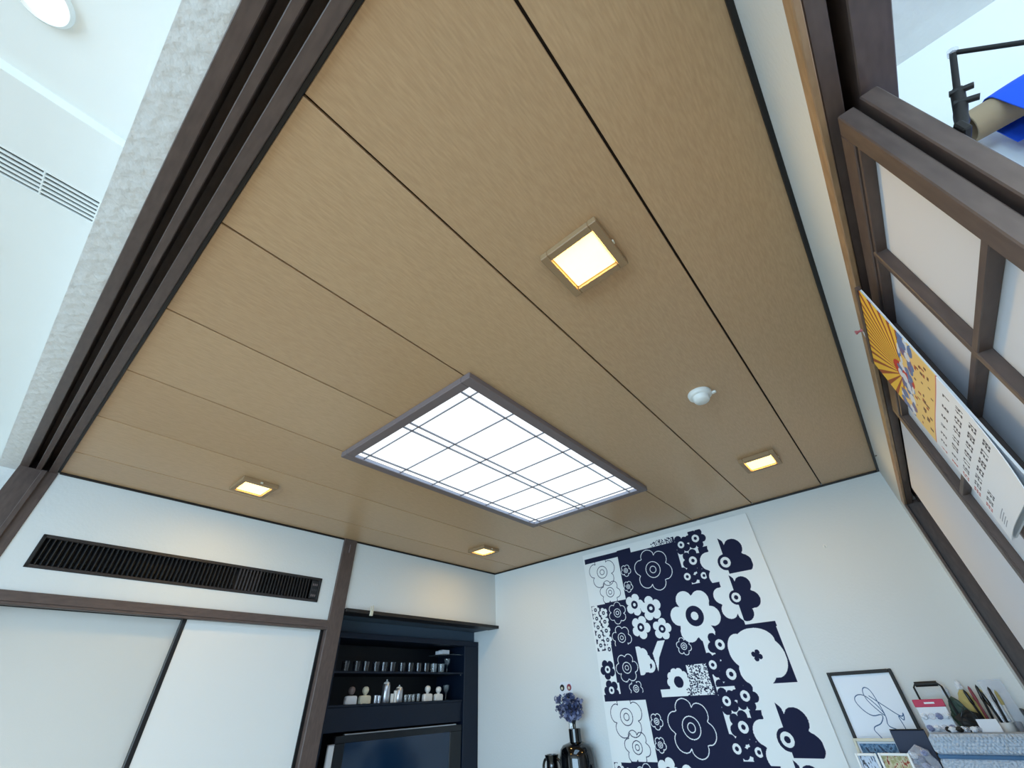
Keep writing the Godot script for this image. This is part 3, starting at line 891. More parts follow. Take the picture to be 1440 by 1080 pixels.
	for q in [[-2.335, 1.0, "small silver cup right of the cream bottle", 0], [-2.368, 0.95, "small silver cup left of the tallest shaker bottle", 0], [-2.490, 1.15, "small white cup right of the tallest shaker bottle", 1], [-2.522, 1.55, "taller white cup left of the shorter shaker bottle", 1], [-2.625, 0.95, "small clear shot glass right of the shorter shaker bottle", 2], [-2.665, 1.0, "second clear shot glass from the shorter shaker bottle", 2], [-2.705, 1.0, "third clear shot glass from the shorter shaker bottle", 2], [-2.755, 1.05, "clear shot glass left of the bright white bottles", 2]]:
		var o := put("small_cup", cup, [M.silver, M.white, M.glass][q[3]], self, Vector3(-3.42, 1.367, q[0]))
		o.scale = Vector3(1, q[1], 1)
		tag(o, q[2], "cup", "small cups on the lower shelf")
	# white carton and stemmed glasses at the right
	var bb := thing("white_carton", "small white carton on glass ledge high in the cabinet, upper right", "box", Vector3(-3.47, 1.706, -3.05))
	lb(bb, "carton", Vector3(-0.03, 0.0, -0.055), Vector3(0.03, 0.038, 0.03), M.card)
	lb(bb, "flap", Vector3(-0.025, 0.0, 0.03), Vector3(0.025, 0.028, 0.072), M.card)
	lb(bb, "glass_ledge", Vector3(-0.10, -0.006, -0.153), Vector3(0.10, 0.0, 0.08), M.glass, 0.0)
	var stem := [Vector2(0.0, 0.0), Vector2(0.026, 0.0), Vector2(0.027, 0.003), Vector2(0.004, 0.008), Vector2(0.0035, 0.05), Vector2(0.010, 0.058), Vector2(0.026, 0.075), Vector2(0.028, 0.11), Vector2(0.0265, 0.11), Vector2(0.024, 0.077), Vector2(0.0, 0.062)]
	for q in [[1.566, "stemmed glass at the right end of the upper shelf"], [1.367, "stemmed glass at the right end of the lower shelf"]]:
		tag(put("stemmed_glass", lathe(stem, 20), M.glass, self, Vector3(-3.46, q[0], -3.10)), q[1], "glass", "stemmed glasses")

func bottle_body(w: float, h: float) -> ArrayMesh:
	# rounded shoulders, a rounded rectangle in plan
	var st := Soup.new()
	var prof := [[0.94, 0.0], [1.0, 0.06], [1.0, 0.72], [0.93, 0.9], [0.74, 0.99], [0.2, 1.02]]
	var ring := []
	for k in 32:
		var a := TAU * k / 32.0
		var c := cos(a)
		var s := sin(a)
		ring.append(Vector2(signf(c) * pow(absf(c), 0.45) * 0.42, signf(s) * pow(absf(s), 0.45)))
	for i in prof.size() - 1:
		for k in 32:
			var f := func(p: Array, q: Vector2) -> Vector3: return Vector3(q.x * p[0] * w / 2, p[1] * h, q.y * p[0] * w / 2)
			var A: Vector3 = f.call(prof[i], ring[k])
			var B: Vector3 = f.call(prof[i], ring[(k + 1) % 32])
			var C: Vector3 = f.call(prof[i + 1], ring[(k + 1) % 32])
			var D: Vector3 = f.call(prof[i + 1], ring[k])
			st.quad(A, B, C, D, Vector3(ring[k].x, 0.2, ring[k].y))
	for p in [prof[0], prof[prof.size() - 1]]:
		for k in 32:
			st.flat(Vector3(0, p[1] * h, 0), Vector3(ring[k].x * p[0] * w / 2, p[1] * h, ring[k].y * p[0] * w / 2), Vector3(ring[(k + 1) % 32].x * p[0] * w / 2, p[1] * h, ring[(k + 1) % 32].y * p[0] * w / 2), Vector3(0, p[1] - 0.5, 0))
	return st.mesh()

# ---------------------------------------------------------------- the shoji wall
func build_right_wall() -> void:
	var t := setting("trim_7", Vector3(XR, 2.12, -1.6))
	bx(t, "head_bed", Vector3(0.272, 2.19, 0.04), Vector3(0.376, 2.212, -3.24), M.dark, 0.0)
	bx(t, "lit_head_edge", Vector3(XR - 0.002, 2.118, 0.04), Vector3(0.271, 2.152, -3.24), M.oak)  # lighter wood stands in for light on the dark head's edge
	bx(t, "head_fin", Vector3(0.2720, 2.122, 0.04), Vector3(0.301, 2.192, -3.24), M.dark)
	bx(t, "head_fin", Vector3(0.323, 2.120, 0.04), Vector3(0.376, 2.192, -3.24), M.dark)
	bx(t, "jamb", Vector3(XR + 0.002, 0.0, -3.228), Vector3(0.376, 2.14, -3.242), M.dark)
	bx(t, "jamb_edge", Vector3(XR - 0.002, 0.0, -3.20), Vector3(0.270, 2.12, -3.242), M.dark)
	bx(t, "sill", Vector3(XR, 0.0, 0.04), Vector3(0.376, 0.03, -3.24), M.dark)
	var p := setting("trim_8", Vector3(0.32, 0, 0.11))
	bx(p, "corner_post", Vector3(XR, 0.0, 0.04), Vector3(0.376, 2.40, 0.188), M.dark)
	shoji("shoji_screen", "dark lattice shoji screen half behind the hanging calendar", 0.2825, 0.025, -0.600, -1.870, 4)
	shoji("shoji_screen", "rear shoji screen showing only its wide brown edge post", 0.316, 0.026, -0.590, -1.900, 4)
	var c := thing("plain_screen", "plain white sliding panel beyond the lattice shoji, below the calendar", "sliding door", Vector3(0.304, 0.03, -2.35))
	bx(c, "panel", Vector3(0.296, 0.03, -1.905), Vector3(0.314, 2.10, -2.835), M.shoji, 0.001)
	bx(c, "edge_strip", Vector3(0.2965, 0.03, -2.835), Vector3(0.3135, 2.10, -2.842), M.dark, 0.001)
	# calendar
	var k := thing("wall_calendar", "paper wall calendar with an orange sunburst picture, hanging before the shoji", "calendar", Vector3(0.25, 2.085, -1.247))
	var z0 := -1.435
	var z1 := -1.060
	var f := func(u: float, v: float) -> Vector3:
		var curl := pow(v, 6.0) * 0.012 * (0.3 + u) + 0.003 * sin(u * 5.0) * v
		return Vector3(0.2505 - curl, 2.085 - v * 0.525, lerpf(z0, z1, u)) - k.position
	put("page", sheet(f, 10, 24, 0.0015, Vector3.LEFT), printed(calendar_print(), 0.6), k)
	var g := func(u: float, v: float) -> Vector3:
		return Vector3(0.2530, 2.084 - v * 0.522, lerpf(z0 + 0.002, z1 - 0.002, u)) - k.position
	put("page_stack", sheet(g, 4, 6, 0.004, Vector3.LEFT), M.card, k)
	bx(k, "binding", Vector3(0.2475, 2.080, z0 - 0.002), Vector3(0.2575, 2.092, z1 + 0.002), M.dark, 0.001)
	put("hanging_loop", tube([Vector3(0.2535, 2.09, -1.34), Vector3(0.2545, 2.112, -1.325), Vector3(0.2560, 2.128, -1.318), Vector3(0.2545, 2.112, -1.311), Vector3(0.2535, 2.09, -1.296)].map(func(q): return q - k.position), 0.0012, 6), M.card, k)
	var pin := thing("push_pin", "pink push pin above the calendar", "pin", Vector3(XR - 0.002, 2.131, -1.318), "", Vector3(0, 0, PI / 2))
	put("head", lathe([Vector2(0.0, 0.020), Vector2(0.006, 0.019), Vector2(0.006, 0.016), Vector2(0.0032, 0.012), Vector2(0.0034, 0.006), Vector2(0.0058, 0.003), Vector2(0.0, 0.0025)], 14), M.pin, pin)
	put("needle", lathe([Vector2(0.0006, 0.003), Vector2(0.0006, -0.004), Vector2(0.0, -0.006)], 6), M.silver, pin)
	var nail := thing("wall_nail", "tiny dark nail high on the shoji wall near the far corner", "nail", Vector3(XR, 2.345, -2.97), "", Vector3(0, 0, PI / 2))
	put("head", lathe([Vector2(0.0, 0.009), Vector2(0.005, 0.008), Vector2(0.005, 0.006), Vector2(0.0, 0.006)], 12), M.vent_grey, nail)
	put("shank", lathe([Vector2(0.002, 0.006), Vector2(0.002, -0.004), Vector2(0.0, -0.004)], 8), M.vent_grey, nail)

func shoji(called: String, label: String, x: float, depth: float, z0: float, z1: float, cols: int) -> void:
	var o := thing(called, label, "shoji screen", Vector3(x + depth / 2, 0.03, (z0 + z1) / 2), "shoji screens")
	var top := 2.108
	bx(o, "stile", Vector3(x, 0.03, z0), Vector3(x + depth, top, z0 - 0.040), M.dark)
	bx(o, "stile", Vector3(x, 0.03, z1), Vector3(x + depth, top, z1 + 0.040), M.dark)
	bx(o, "rail", Vector3(x, top - 0.043, z0 - 0.040), Vector3(x + depth, top, z1 + 0.040), M.dark)
	bx(o, "rail", Vector3(x, 0.03, z0 - 0.040), Vector3(x + depth, 0.11, z1 + 0.040), M.dark)
	var step := (absf(z1 - z0) - 0.08) / cols
	bx(o, "edge_lath", Vector3(x + 0.004, 0.11, z0 - 0.040), Vector3(x + 0.0235, top - 0.043, z0 - 0.049), M.dark, 0.001)
	bx(o, "edge_lath", Vector3(x + 0.004, 0.11, z1 + 0.040), Vector3(x + 0.0235, top - 0.043, z1 + 0.049), M.dark, 0.001)
	bx(o, "edge_lath", Vector3(x + 0.004, top - 0.043, z0 - 0.040), Vector3(x + 0.0235, top - 0.052, z1 + 0.040), M.dark, 0.001)
	for k in range(1, cols):
		var z := z0 - 0.040 - step * k
		bx(o, "lath", Vector3(x + 0.002, 0.11, z + 0.0075), Vector3(x + 0.0235, top - 0.043, z - 0.0075), M.dark, 0.0015)
	for k in range(1, 7):
		var y := top - 0.043 - 0.2945 * k
		bx(o, "lath", Vector3(x + 0.003, y - 0.0075, z0 - 0.040), Vector3(x + 0.0235, y + 0.0075, z1 + 0.040), M.dark, 0.0015)
	bx(o, "paper", Vector3(x + 0.0235, 0.11, z0 - 0.040), Vector3(x + 0.0243, top - 0.043, z1 + 0.040), M.shoji, 0.0)

# ---------------------------------------------------------------- ceiling lamps and alarm
func build_lamps() -> void:
	# the large lattice lamp
	var x0 := -1.883
	var x1 := -0.930
	var z0 := -2.502
	var z1 := -0.883
	var o := thing("ceiling_lattice_lamp", "large rectangular white ceiling lamp with a fine dark lattice", "lamp", Vector3((x0 + x1) / 2, CEIL, (z0 + z1) / 2))
	var b := 0.050
	var lo := CEIL - 0.030
	bx(o, "frame_bar", Vector3(x0, lo, z0), Vector3(x0 + b, CEIL, z1), M.frame_grey, 0.003)
	bx(o, "frame_bar", Vector3(x1 - b, lo, z0), Vector3(x1, CEIL, z1), M.frame_grey, 0.003)
	bx(o, "frame_bar", Vector3(x0 + b, lo, z0), Vector3(x1 - b, CEIL, z0 + b), M.frame_grey, 0.003)
	bx(o, "frame_bar", Vector3(x0 + b, lo, z1 - b), Vector3(x1 - b, CEIL, z1), M.frame_grey, 0.003)
	var a := Vector3(x0 + b, 0, z0 + b)
	var c := Vector3(x1 - b, 0, z1 - b)
	bx(o, "diffuser", Vector3(a.x, CEIL - 0.010, a.z), Vector3(c.x, CEIL - 0.004, c.z), glow(Color(0.96, 0.98, 1.0), 0.5), 0.0)
	var y := CEIL - 0.020
	var m := 0.055
	var midw := 0.050
	var xm := (a.x + c.x) / 2
	for x in [a.x + m, xm - midw / 2, xm + midw / 2, c.x - m]:
		bx(o, "lattice_bar", Vector3(x - 0.0022, y - 0.004, a.z), Vector3(x + 0.0022, y + 0.004, c.z), M.dark, 0.0)
	for k in 7:
		var z := lerpf(a.z + m, c.z - m, k / 6.0)
		bx(o, "lattice_bar", Vector3(a.x, y - 0.003, z - 0.0022), Vector3(c.x, y + 0.003, z + 0.0022), M.dark, 0.0)
	area(Vector3(xm, CEIL - 0.012, (a.z + c.z) / 2), Vector2(c.x - a.x, c.z - a.z), Color(0.62, 0.83, 1.0), 0.78, Vector3.DOWN, o)
	# four small square lamps
	for q in [[-0.283, -0.742, "square wooden ceiling lamp, largest, alone near the top of the picture"], [-0.272, -2.655, "square wooden ceiling lamp right of the white smoke alarm"], [-2.590, -0.745, "square wooden ceiling lamp above the long black grille"], [-2.585, -2.685, "smallest square wooden ceiling lamp, near the far corner"]]:
		var l := thing("square_downlight", q[2], "lamp", Vector3(q[0], CEIL, q[1]), "square ceiling lamps")
		var h := 0.098
		var w := 0.026
		lb(l, "frame_bar", Vector3(-h, -0.024, -h), Vector3(-h + w, 0.0, h), M.fitting, 0.0025)
		lb(l, "frame_bar", Vector3(h - w, -0.024, -h), Vector3(h, 0.0, h), M.fitting, 0.0025)
		lb(l, "frame_bar", Vector3(-h + w, -0.024, -h), Vector3(h - w, 0.0, -h + w), M.fitting, 0.0025)
		lb(l, "frame_bar", Vector3(-h + w, -0.024, h - w), Vector3(h - w, 0.0, h), M.fitting, 0.0025)
		var i := h - w
		lb(l, "reflector", Vector3(-i, -0.003, -i), Vector3(i, -0.001, i), M.straw, 0.0)
		lb(l, "diffuser", Vector3(-i + 0.003, -0.018, -i + 0.003), Vector3(i - 0.003, -0.006, i - 0.003), glow(Color(1.0, 0.86, 0.50), 1.2), 0.002)
		lb(l, "latch", Vector3(h - 0.002, -0.020, -0.010), Vector3(h + 0.004, -0.010, 0.004), M.cream)
		area(Vector3(q[0], CEIL - 0.0195, q[1]), Vector2(2 * i - 0.006, 2 * i - 0.006), Color(1.0, 0.80, 0.45), 0.15, Vector3.DOWN, l)
	var s := thing("smoke_alarm", "round white smoke alarm on the wooden ceiling", "smoke alarm", Vector3(-0.285, CEIL, -1.716))
	put("base", lathe([Vector2(0.050, 0.0), Vector2(0.052, -0.004), Vector2(0.050, -0.018), Vector2(0.046, -0.022), Vector2(0.0, -0.022)], 36), M.plastic, s)
	put("sensor_cap", lathe([Vector2(0.036, -0.020), Vector2(0.036, -0.022), Vector2(0.034, -0.040), Vector2(0.030, -0.046), Vector2(0.0, -0.047)], 36), M.plastic, s)
	lb(s, "pull_tab", Vector3(0.036, -0.020, -0.022), Vector3(0.066, -0.010, -0.006), M.plastic, 0.003)

# ---------------------------------------------------------------- far wall
func build_far_wall() -> void:
	var t := thing("wall_hanging", "large navy and white patchwork flower cloth hung on the far wall", "wall hanging", Vector3(-1.29, 0.27, ZF))
	var f := func(u: float, v: float) -> Vector3:
		var wave := 0.004 * sin(u * 9.0 + v * 1.5) * (0.3 + v) + 0.002 * sin(u * 23.0)
		return Vector3(-2.005 + u * 1.425, 2.345 - v * 2.09, ZF + 0.016 + wave) - t.position
	var cloth := printed(tapestry_print(), 0.95)
	put("cloth", sheet(f, 40, 20, 0.003, Vector3.BACK), cloth, t)
	bx(t, "batten", Vector3(-2.000, 2.325, ZF), Vector3(-0.585, 2.341, ZF + 0.007), M.white)
	var film := bx(t, "clear_cover_edge", Vector3(-2.014, 0.28, ZF), Vector3(-2.008, 2.345, ZF + 0.004), M.card, 0.001)
	var hook := thing("wall_hook", "tiny white hook high on the far wall right of the flower cloth", "hook", Vector3(-0.212, 2.03, ZF))
	put("plate", lathe([Vector2(0.0, 0.004), Vector2(0.011, 0.003), Vector2(0.012, 0.0), Vector2(0.0, 0.0)], 16), M.plastic, hook, Vector3.ZERO, Vector3(PI / 2, 0, 0))
	put("peg", tube([Vector3(0, 0.003, 0.003), Vector3(0, -0.006, 0.010), Vector3(0, 0.003, 0.015)], 0.0025, 8), M.plastic, hook)

func framed(called: String, label: String, at: Vector3, w: float, h: float, bar: float, mat: Material, img: Image, lean: float, mat_w := 0.0, turn := 0.0, group := "") -> Node3D:
	var o := thing(called, label, "picture frame", at, group, Vector3(-lean, turn, 0))
	var d := 0.016
	lb(o, "frame_bar", Vector3(-w / 2, 0, -d), Vector3(-w / 2 + bar, h, 0), mat)
	lb(o, "frame_bar", Vector3(w / 2 - bar, 0, -d), Vector3(w / 2, h, 0), mat)
	lb(o, "frame_bar", Vector3(-w / 2 + bar, 0, -d), Vector3(w / 2 - bar, bar, 0), mat)
	lb(o, "frame_bar", Vector3(-w / 2 + bar, h - bar, -d), Vector3(w / 2 - bar, h, 0), mat)
	if mat_w > 0.0:
		lb(o, "mount", Vector3(-w / 2 + bar, bar, -d), Vector3(w / 2 - bar, h - bar, -d + 0.004), M.card, 0.0)
	var q := bar + mat_w
	var f := func(u: float, v: float) -> Vector3: return Vector3(lerpf(-w / 2 + q, w / 2 - q, u), lerpf(h - q, q, v), -d + 0.006)
	put("picture", sheet(f, 1, 1, 0.0015, Vector3.BACK), printed(img, 0.75), o)
	return o

func build_desk() -> void:
	var T := 0.90
	var c := thing("white_sideboard", "low white sideboard below the picture frame, at the far wall", "cabinet", Vector3(-0.15, 0, -3.15))
	bx(c, "top", Vector3(-0.56, T - 0.025, -2.93), Vector3(0.255, T, ZF + 0.002), M.white)
	bx(c, "body", Vector3(-0.55, 0.06, -2.96), Vector3(0.25, T - 0.025, ZF + 0.004), M.white)
	for k in 2:
		var d := bx(c, "door", Vector3(-0.545 + k * 0.397, 0.07, -2.96), Vector3(-0.153 + k * 0.397, T - 0.03, -2.942), M.white)
		bx(d, "knob", Vector3(-0.19 + k * 0.08, 0.6, -2.942), Vector3(-0.175 + k * 0.08, 0.62, -2.925), M.silver)
	for k in 4:
		bx(c, "foot", Vector3(-0.53 + (k % 2) * 0.72, 0.0, -2.99 - (k / 2) * 0.33), Vector3(-0.49 + (k % 2) * 0.72, 0.06, -3.03 - (k / 2) * 0.33), M.dark)
	framed("picture_frame", "black framed drawing of one looping blue line", Vector3(-0.348, T, -3.335), 0.306, 0.482, 0.016, M.black_matt, drawing_print(), 0.075, 0.0)
	framed("photo_frame", "cream framed blue landscape photo in front of the line drawing", Vector3(-0.392, T, -3.205), 0.190, 0.205, 0.012, M.cream, photo_print(0), 0.06, 0.008, 0.0, "small photo frames")
	framed("photo_frame", "white framed photo with a black figure, left of the front pair", Vector3(-0.443, T, -3.10), 0.088, 0.158, 0.010, M.white, photo_print(1), 0.08, 0.0, 0.1, "small photo frames")
	framed("photo_frame", "white framed photo with red and green, right of the front pair", Vector3(-0.333, T, -3.10), 0.122, 0.160, 0.010, M.white, photo_print(2), 0.08, 0.0, 0.0, "small photo frames")
	# navy board with a bag of cellophane-wrapped sweets before it
	var nb := thing("navy_board", "dark navy upright board behind the cellophane bag", "board", Vector3(-0.245, T, -3.195), "", Vector3(-0.05, 0, 0))
	lb(nb, "board", Vector3(-0.068, 0, -0.012), Vector3(0.068, 0.235, 0), M.navy_card)
	lb(nb, "edge", Vector3(-0.068, 0.235, -0.013), Vector3(0.068, 0.240, 0.001), M.black_matt)
	var bag := thing("cellophane_bag", "crumpled clear cellophane bag beside the small photo frames", "bag", Vector3(-0.235, T, -3.13))
	put("film", crumple(0.055, 0.19, 0.03, 3), M.film, bag)
	for k in 14:
		put("sweet", crumple(0.015, 0.024, 0.015, 50 + k), [M.card, M.flower_pale, M.band, M.flower][k % 4], bag, Vector3(rng.randf_range(-0.03, 0.03), 0.006 + 0.011 * k, rng.randf_range(-0.012, 0.012)))
	# the black box at the back that carries the small things
	var bb := thing("storage_box", "black storage box behind the quilted case, holding small tools", "box", Vector3(0.02, T, -3.30))
	bx(bb, "bottom", Vector3(-0.175, T, -3.385), Vector3(0.215, T + 0.02, -3.21), M.black_matt)
	bx(bb, "inner_tray", Vector3(-0.17, T + 0.15, -3.38), Vector3(0.21, T + 0.17, -3.215), M.black_matt)
	bx(bb, "side", Vector3(-0.175, T + 0.02, -3.385), Vector3(-0.165, T + 0.20, -3.21), M.black_matt)
	bx(bb, "side", Vector3(0.205, T + 0.02, -3.385), Vector3(0.215, T + 0.30, -3.21), M.black_matt)
	bx(bb, "side", Vector3(-0.165, T + 0.02, -3.22), Vector3(0.205, T + 0.20, -3.21), M.black_matt)
	bx(bb, "side", Vector3(-0.165, T + 0.02, -3.385), Vector3(0.205, T + 0.20, -3.377), M.black_matt)
	var R := T + 0.17
	# pink-headed blister pack with a black handle behind it
	var pk := thing("blister_pack", "clear pack with a magenta header card and black loop handle", "package", Vector3(-0.108, R, -3.25), "", Vector3(-0.06, 0, 0))
	lb(pk, "backing_card", Vector3(-0.058, 0.0, -0.004), Vector3(0.058, 0.15, 0.0), M.card)
	lb(pk, "header", Vector3(-0.060, 0.148, -0.006), Vector3(0.060, 0.178, 0.002), M.pink)
	lb(pk, "logo_strip", Vector3(-0.018, 0.160, 0.002), Vector3(0.022, 0.167, 0.003), M.card, 0.0)
	for k in 12:
		put("blister", crumple(0.013, 0.026, 0.010, 90 + k), [M.film, M.flower_pale, M.card][k % 3], pk, Vector3(-0.042 + (k % 4) * 0.028, 0.012 + (k / 4) * 0.044, 0.006))
	var hd := thing("loop_handle", "black wire loop standing behind the magenta pack", "handle", Vector3(-0.08, R, -3.30))
	put("loop", tube([Vector3(-0.055, 0.0, 0), Vector3(-0.055, 0.225, 0), Vector3(-0.045, 0.237, 0), Vector3(0.045, 0.237, 0), Vector3(0.055, 0.225, 0), Vector3(0.060, 0.0, 0)], 0.0045, 8), M.black_matt, hd)
	put("grip", tube([Vector3(-0.045, 0.237, 0), Vector3(0.045, 0.237, 0)], 0.011, 10), M.black_matt, hd)
	# green and straw bags
	var gb := thing("green_pouch", "dark green pouch left of the straw coloured pouch", "pouch", Vector3(-0.010, R, -3.338))
	put("body", crumple(0.034, 0.185, 0.018, 7), M.green, gb)
	put("tied_top", crumple(0.014, 0.05, 0.012, 8), M.card, gb, Vector3(-0.012, 0.18, 0))
	var sb := thing("straw_pouch", "straw coloured soft pouch behind the black pouch", "pouch", Vector3(0.040, R, -3.352))
	put("body", crumple(0.032, 0.215, 0.016, 9), M.straw, sb)
	put("tied_top", crumple(0.012, 0.04, 0.010, 10), M.card, sb, Vector3(0.0, 0.205, 0))
	var kb := thing("black_pouch", "lumpy black pouch in the middle of the small tools", "pouch", Vector3(0.015, R, -3.255))
	put("body", crumple(0.052, 0.135, 0.026, 13), M.black_matt, kb)
	put("strap", tube([Vector3(-0.03, 0.11, 0.02), Vector3(0.0, 0.15, 0.025), Vector3(0.03, 0.10, 0.025), Vector3(0.04, 0.05, 0.025)], 0.003, 6), M.black, kb)
	# cup with pens, and another white cup
	var cup := lathe([Vector2(0.0, 0.0), Vector2(0.024, 0.0), Vector2(0.026, 0.004), Vector2(0.028, 0.085), Vector2(0.028, 0.085), Vector2(0.0255, 0.085), Vector2(0.023, 0.006), Vector2(0.0, 0.005)], 24)
	tag(put("pen_cup", cup, M.black_matt, self, Vector3(0.078, R, -3.30)), "black cup holding brushes and pens", "cup", "cups of pens")
	tag(put("pen_cup", cup, M.white, self, Vector3(0.125, R + 0.001, -3.275)), "white cup right of the brushes", "cup", "cups of pens")
	tag(put("pen_cup", cup, M.film, self, Vector3(0.155, R, -3.335)), "clear cup at the right end of the small tools", "cup", "cups of pens")
	var pens := [[0.070, -3.30, -0.22, 0.10, 0.20, 0, "black brush leaning left out of the black cup"], [0.078, -3.305, -0.05, 0.0, 0.21, 1, "rose coloured pencil in the black cup"], [0.086, -3.295, 0.15, 0.05, 0.215, 0, "black pen leaning right out of the black cup"], [0.082, -3.31, 0.28, -0.04, 0.20, 2, "white brush leaning right out of the black cup"], [0.122, -3.275, -0.18, 0.05, 0.19, 0, "long black marker leaning out of the white cup"], [0.130, -3.28, 0.10, 0.0, 0.205, 0, "tall black marker upright in the white cup"], [0.155, -3.335, 0.05, 0.0, 0.19, 2, "white stick in the clear cup"]]
	for q in pens:
		var pn := thing("pen", q[6], "pen", Vector3(q[0], R + 0.012, q[1]), "pens and brushes in the cups", Vector3(q[3], 0, -q[2] * 0.5))
		put("barrel", lathe([Vector2(0.0, 0.0), Vector2(0.0045, 0.004), Vector2(0.005, q[4] * 0.7)], 10), [M.black_matt, M.rose, M.white][q[5]], pn)
		put("tip", lathe([Vector2(0.005, q[4] * 0.7), Vector2(0.007, q[4] * 0.74), Vector2(0.0055, q[4] * 0.95), Vector2(0.0, q[4])], 10), [M.black, M.rose, M.straw][q[5]], pn)
	var cd := thing("white_card", "blank white card leaning on the storage box", "card", Vector3(0.063, T + 0.2285, -3.17), "", Vector3(-0.10, 0, 0))
	lb(cd, "card", Vector3(-0.034, 0.0, -0.002), Vector3(0.036, 0.045, 0.0), M.card)
	lb(cd, "fold", Vector3(-0.034, 0.0, -0.022), Vector3(0.036, 0.002, -0.002), M.card)
	for k in 9:
		var s := put("small_packet", crumple(0.013, 0.022, 0.011, 140 + k), [M.black_matt, M.card, M.film][k % 3], self, Vector3(-0.082 + k * 0.0125, T + 0.2285, -3.165 + 0.012 * (k % 2)))
		tag(s, "%s tiny crumpled packet from the left on the quilted case, %s" % [["first", "second", "third", "fourth", "fifth", "sixth", "seventh", "eighth", "last"][k], ["black", "white", "clear"][k % 3]], "packet", "tiny packets on the quilted case")
	# quilted case
	var qc := thing("quilted_case", "pale blue quilted fabric case with a darker blue band", "case", Vector3(0.03, T, -3.12))
	bx(qc, "base", Vector3(-0.168, T, -3.20), Vector3(0.235, T + 0.148, -3.075), M.quilt, 0.010)
	bx(qc, "band", Vector3(-0.166, T + 0.146, -3.198), Vector3(0.233, T + 0.160, -3.078), M.band, 0.003)
	bx(qc, "lid", Vector3(-0.170, T + 0.158, -3.202), Vector3(0.237, T + 0.228, -3.072), M.quilt, 0.014)
	var bump := lathe([Vector2(0.0065, 0.0), Vector2(0.005, 0.003), Vector2(0.0, 0.004)], 8)
	for r in 5:
		for k in 30:
			var p := Vector3(-0.158 + (k + 0.5 * (r % 2)) * 0.0133, T + 0.170 + r * 0.0115, -3.0725)
			if p.x < 0.226:
				put("quilt_tuft", bump, M.quilt, qc.get_node("lid"), p - qc.position - qc.get_node("lid").position, Vector3(PI / 2, 0, 0))
	# clear acrylic sheet leaning on the wall
	var ac := thing("acrylic_sheet", "clear plastic sleeve leaning on the wall at the right end", "sheet", Vector3(0.165, R, -3.358), "", Vector3(-0.08, 0, 0))
	lb(ac, "sheet", Vector3(-0.045, 0.0, -0.002), Vector3(0.04, 0.24, 0.0), M.film, 0.0)
	lb(ac, "rim", Vector3(-0.045, 0.238, -0.003), Vector3(0.04, 0.242, 0.001), M.card, 0.001)

# an irregular rounded lump or bag standing on y = 0
func crumple(r: float, h: float, deep: float, seed_: int) -> ArrayMesh:
	var n := FastNoiseLite.new()
	n.seed = seed_
	n.frequency = 1.1
	var st := Soup.new()
	var f := func(i: int, k: int) -> Vector3:
		var v := i / 10.0
		var a := TAU * (k % 14) / 14.0
		var w := sqrt(maxf(0.0, sin(PI * clampf(v * 0.93 + 0.05, 0.0, 1.0))))
		if i == 0 or i == 10: w = 0.0
		var g := 1.0 + 0.35 * n.get_noise_3d(cos(a) * 1.2, v * 3.0, sin(a) * 1.2) * 2.0
		return Vector3(cos(a) * r * w * g, v * h, sin(a) * deep * w * g)
	for i in 10:
		for k in 14:
			var A: Vector3 = f.call(i, k)
			var B: Vector3 = f.call(i, k + 1)
			var C: Vector3 = f.call(i + 1, k + 1)
			var D: Vector3 = f.call(i + 1, k)
			var to := A + C - Vector3(0, 2.0 * h * 0.5, 0)
			if i > 0: st.flat(A, B, C, to)
			if i < 9: st.flat(A, C, D, to)
	return st.mesh()

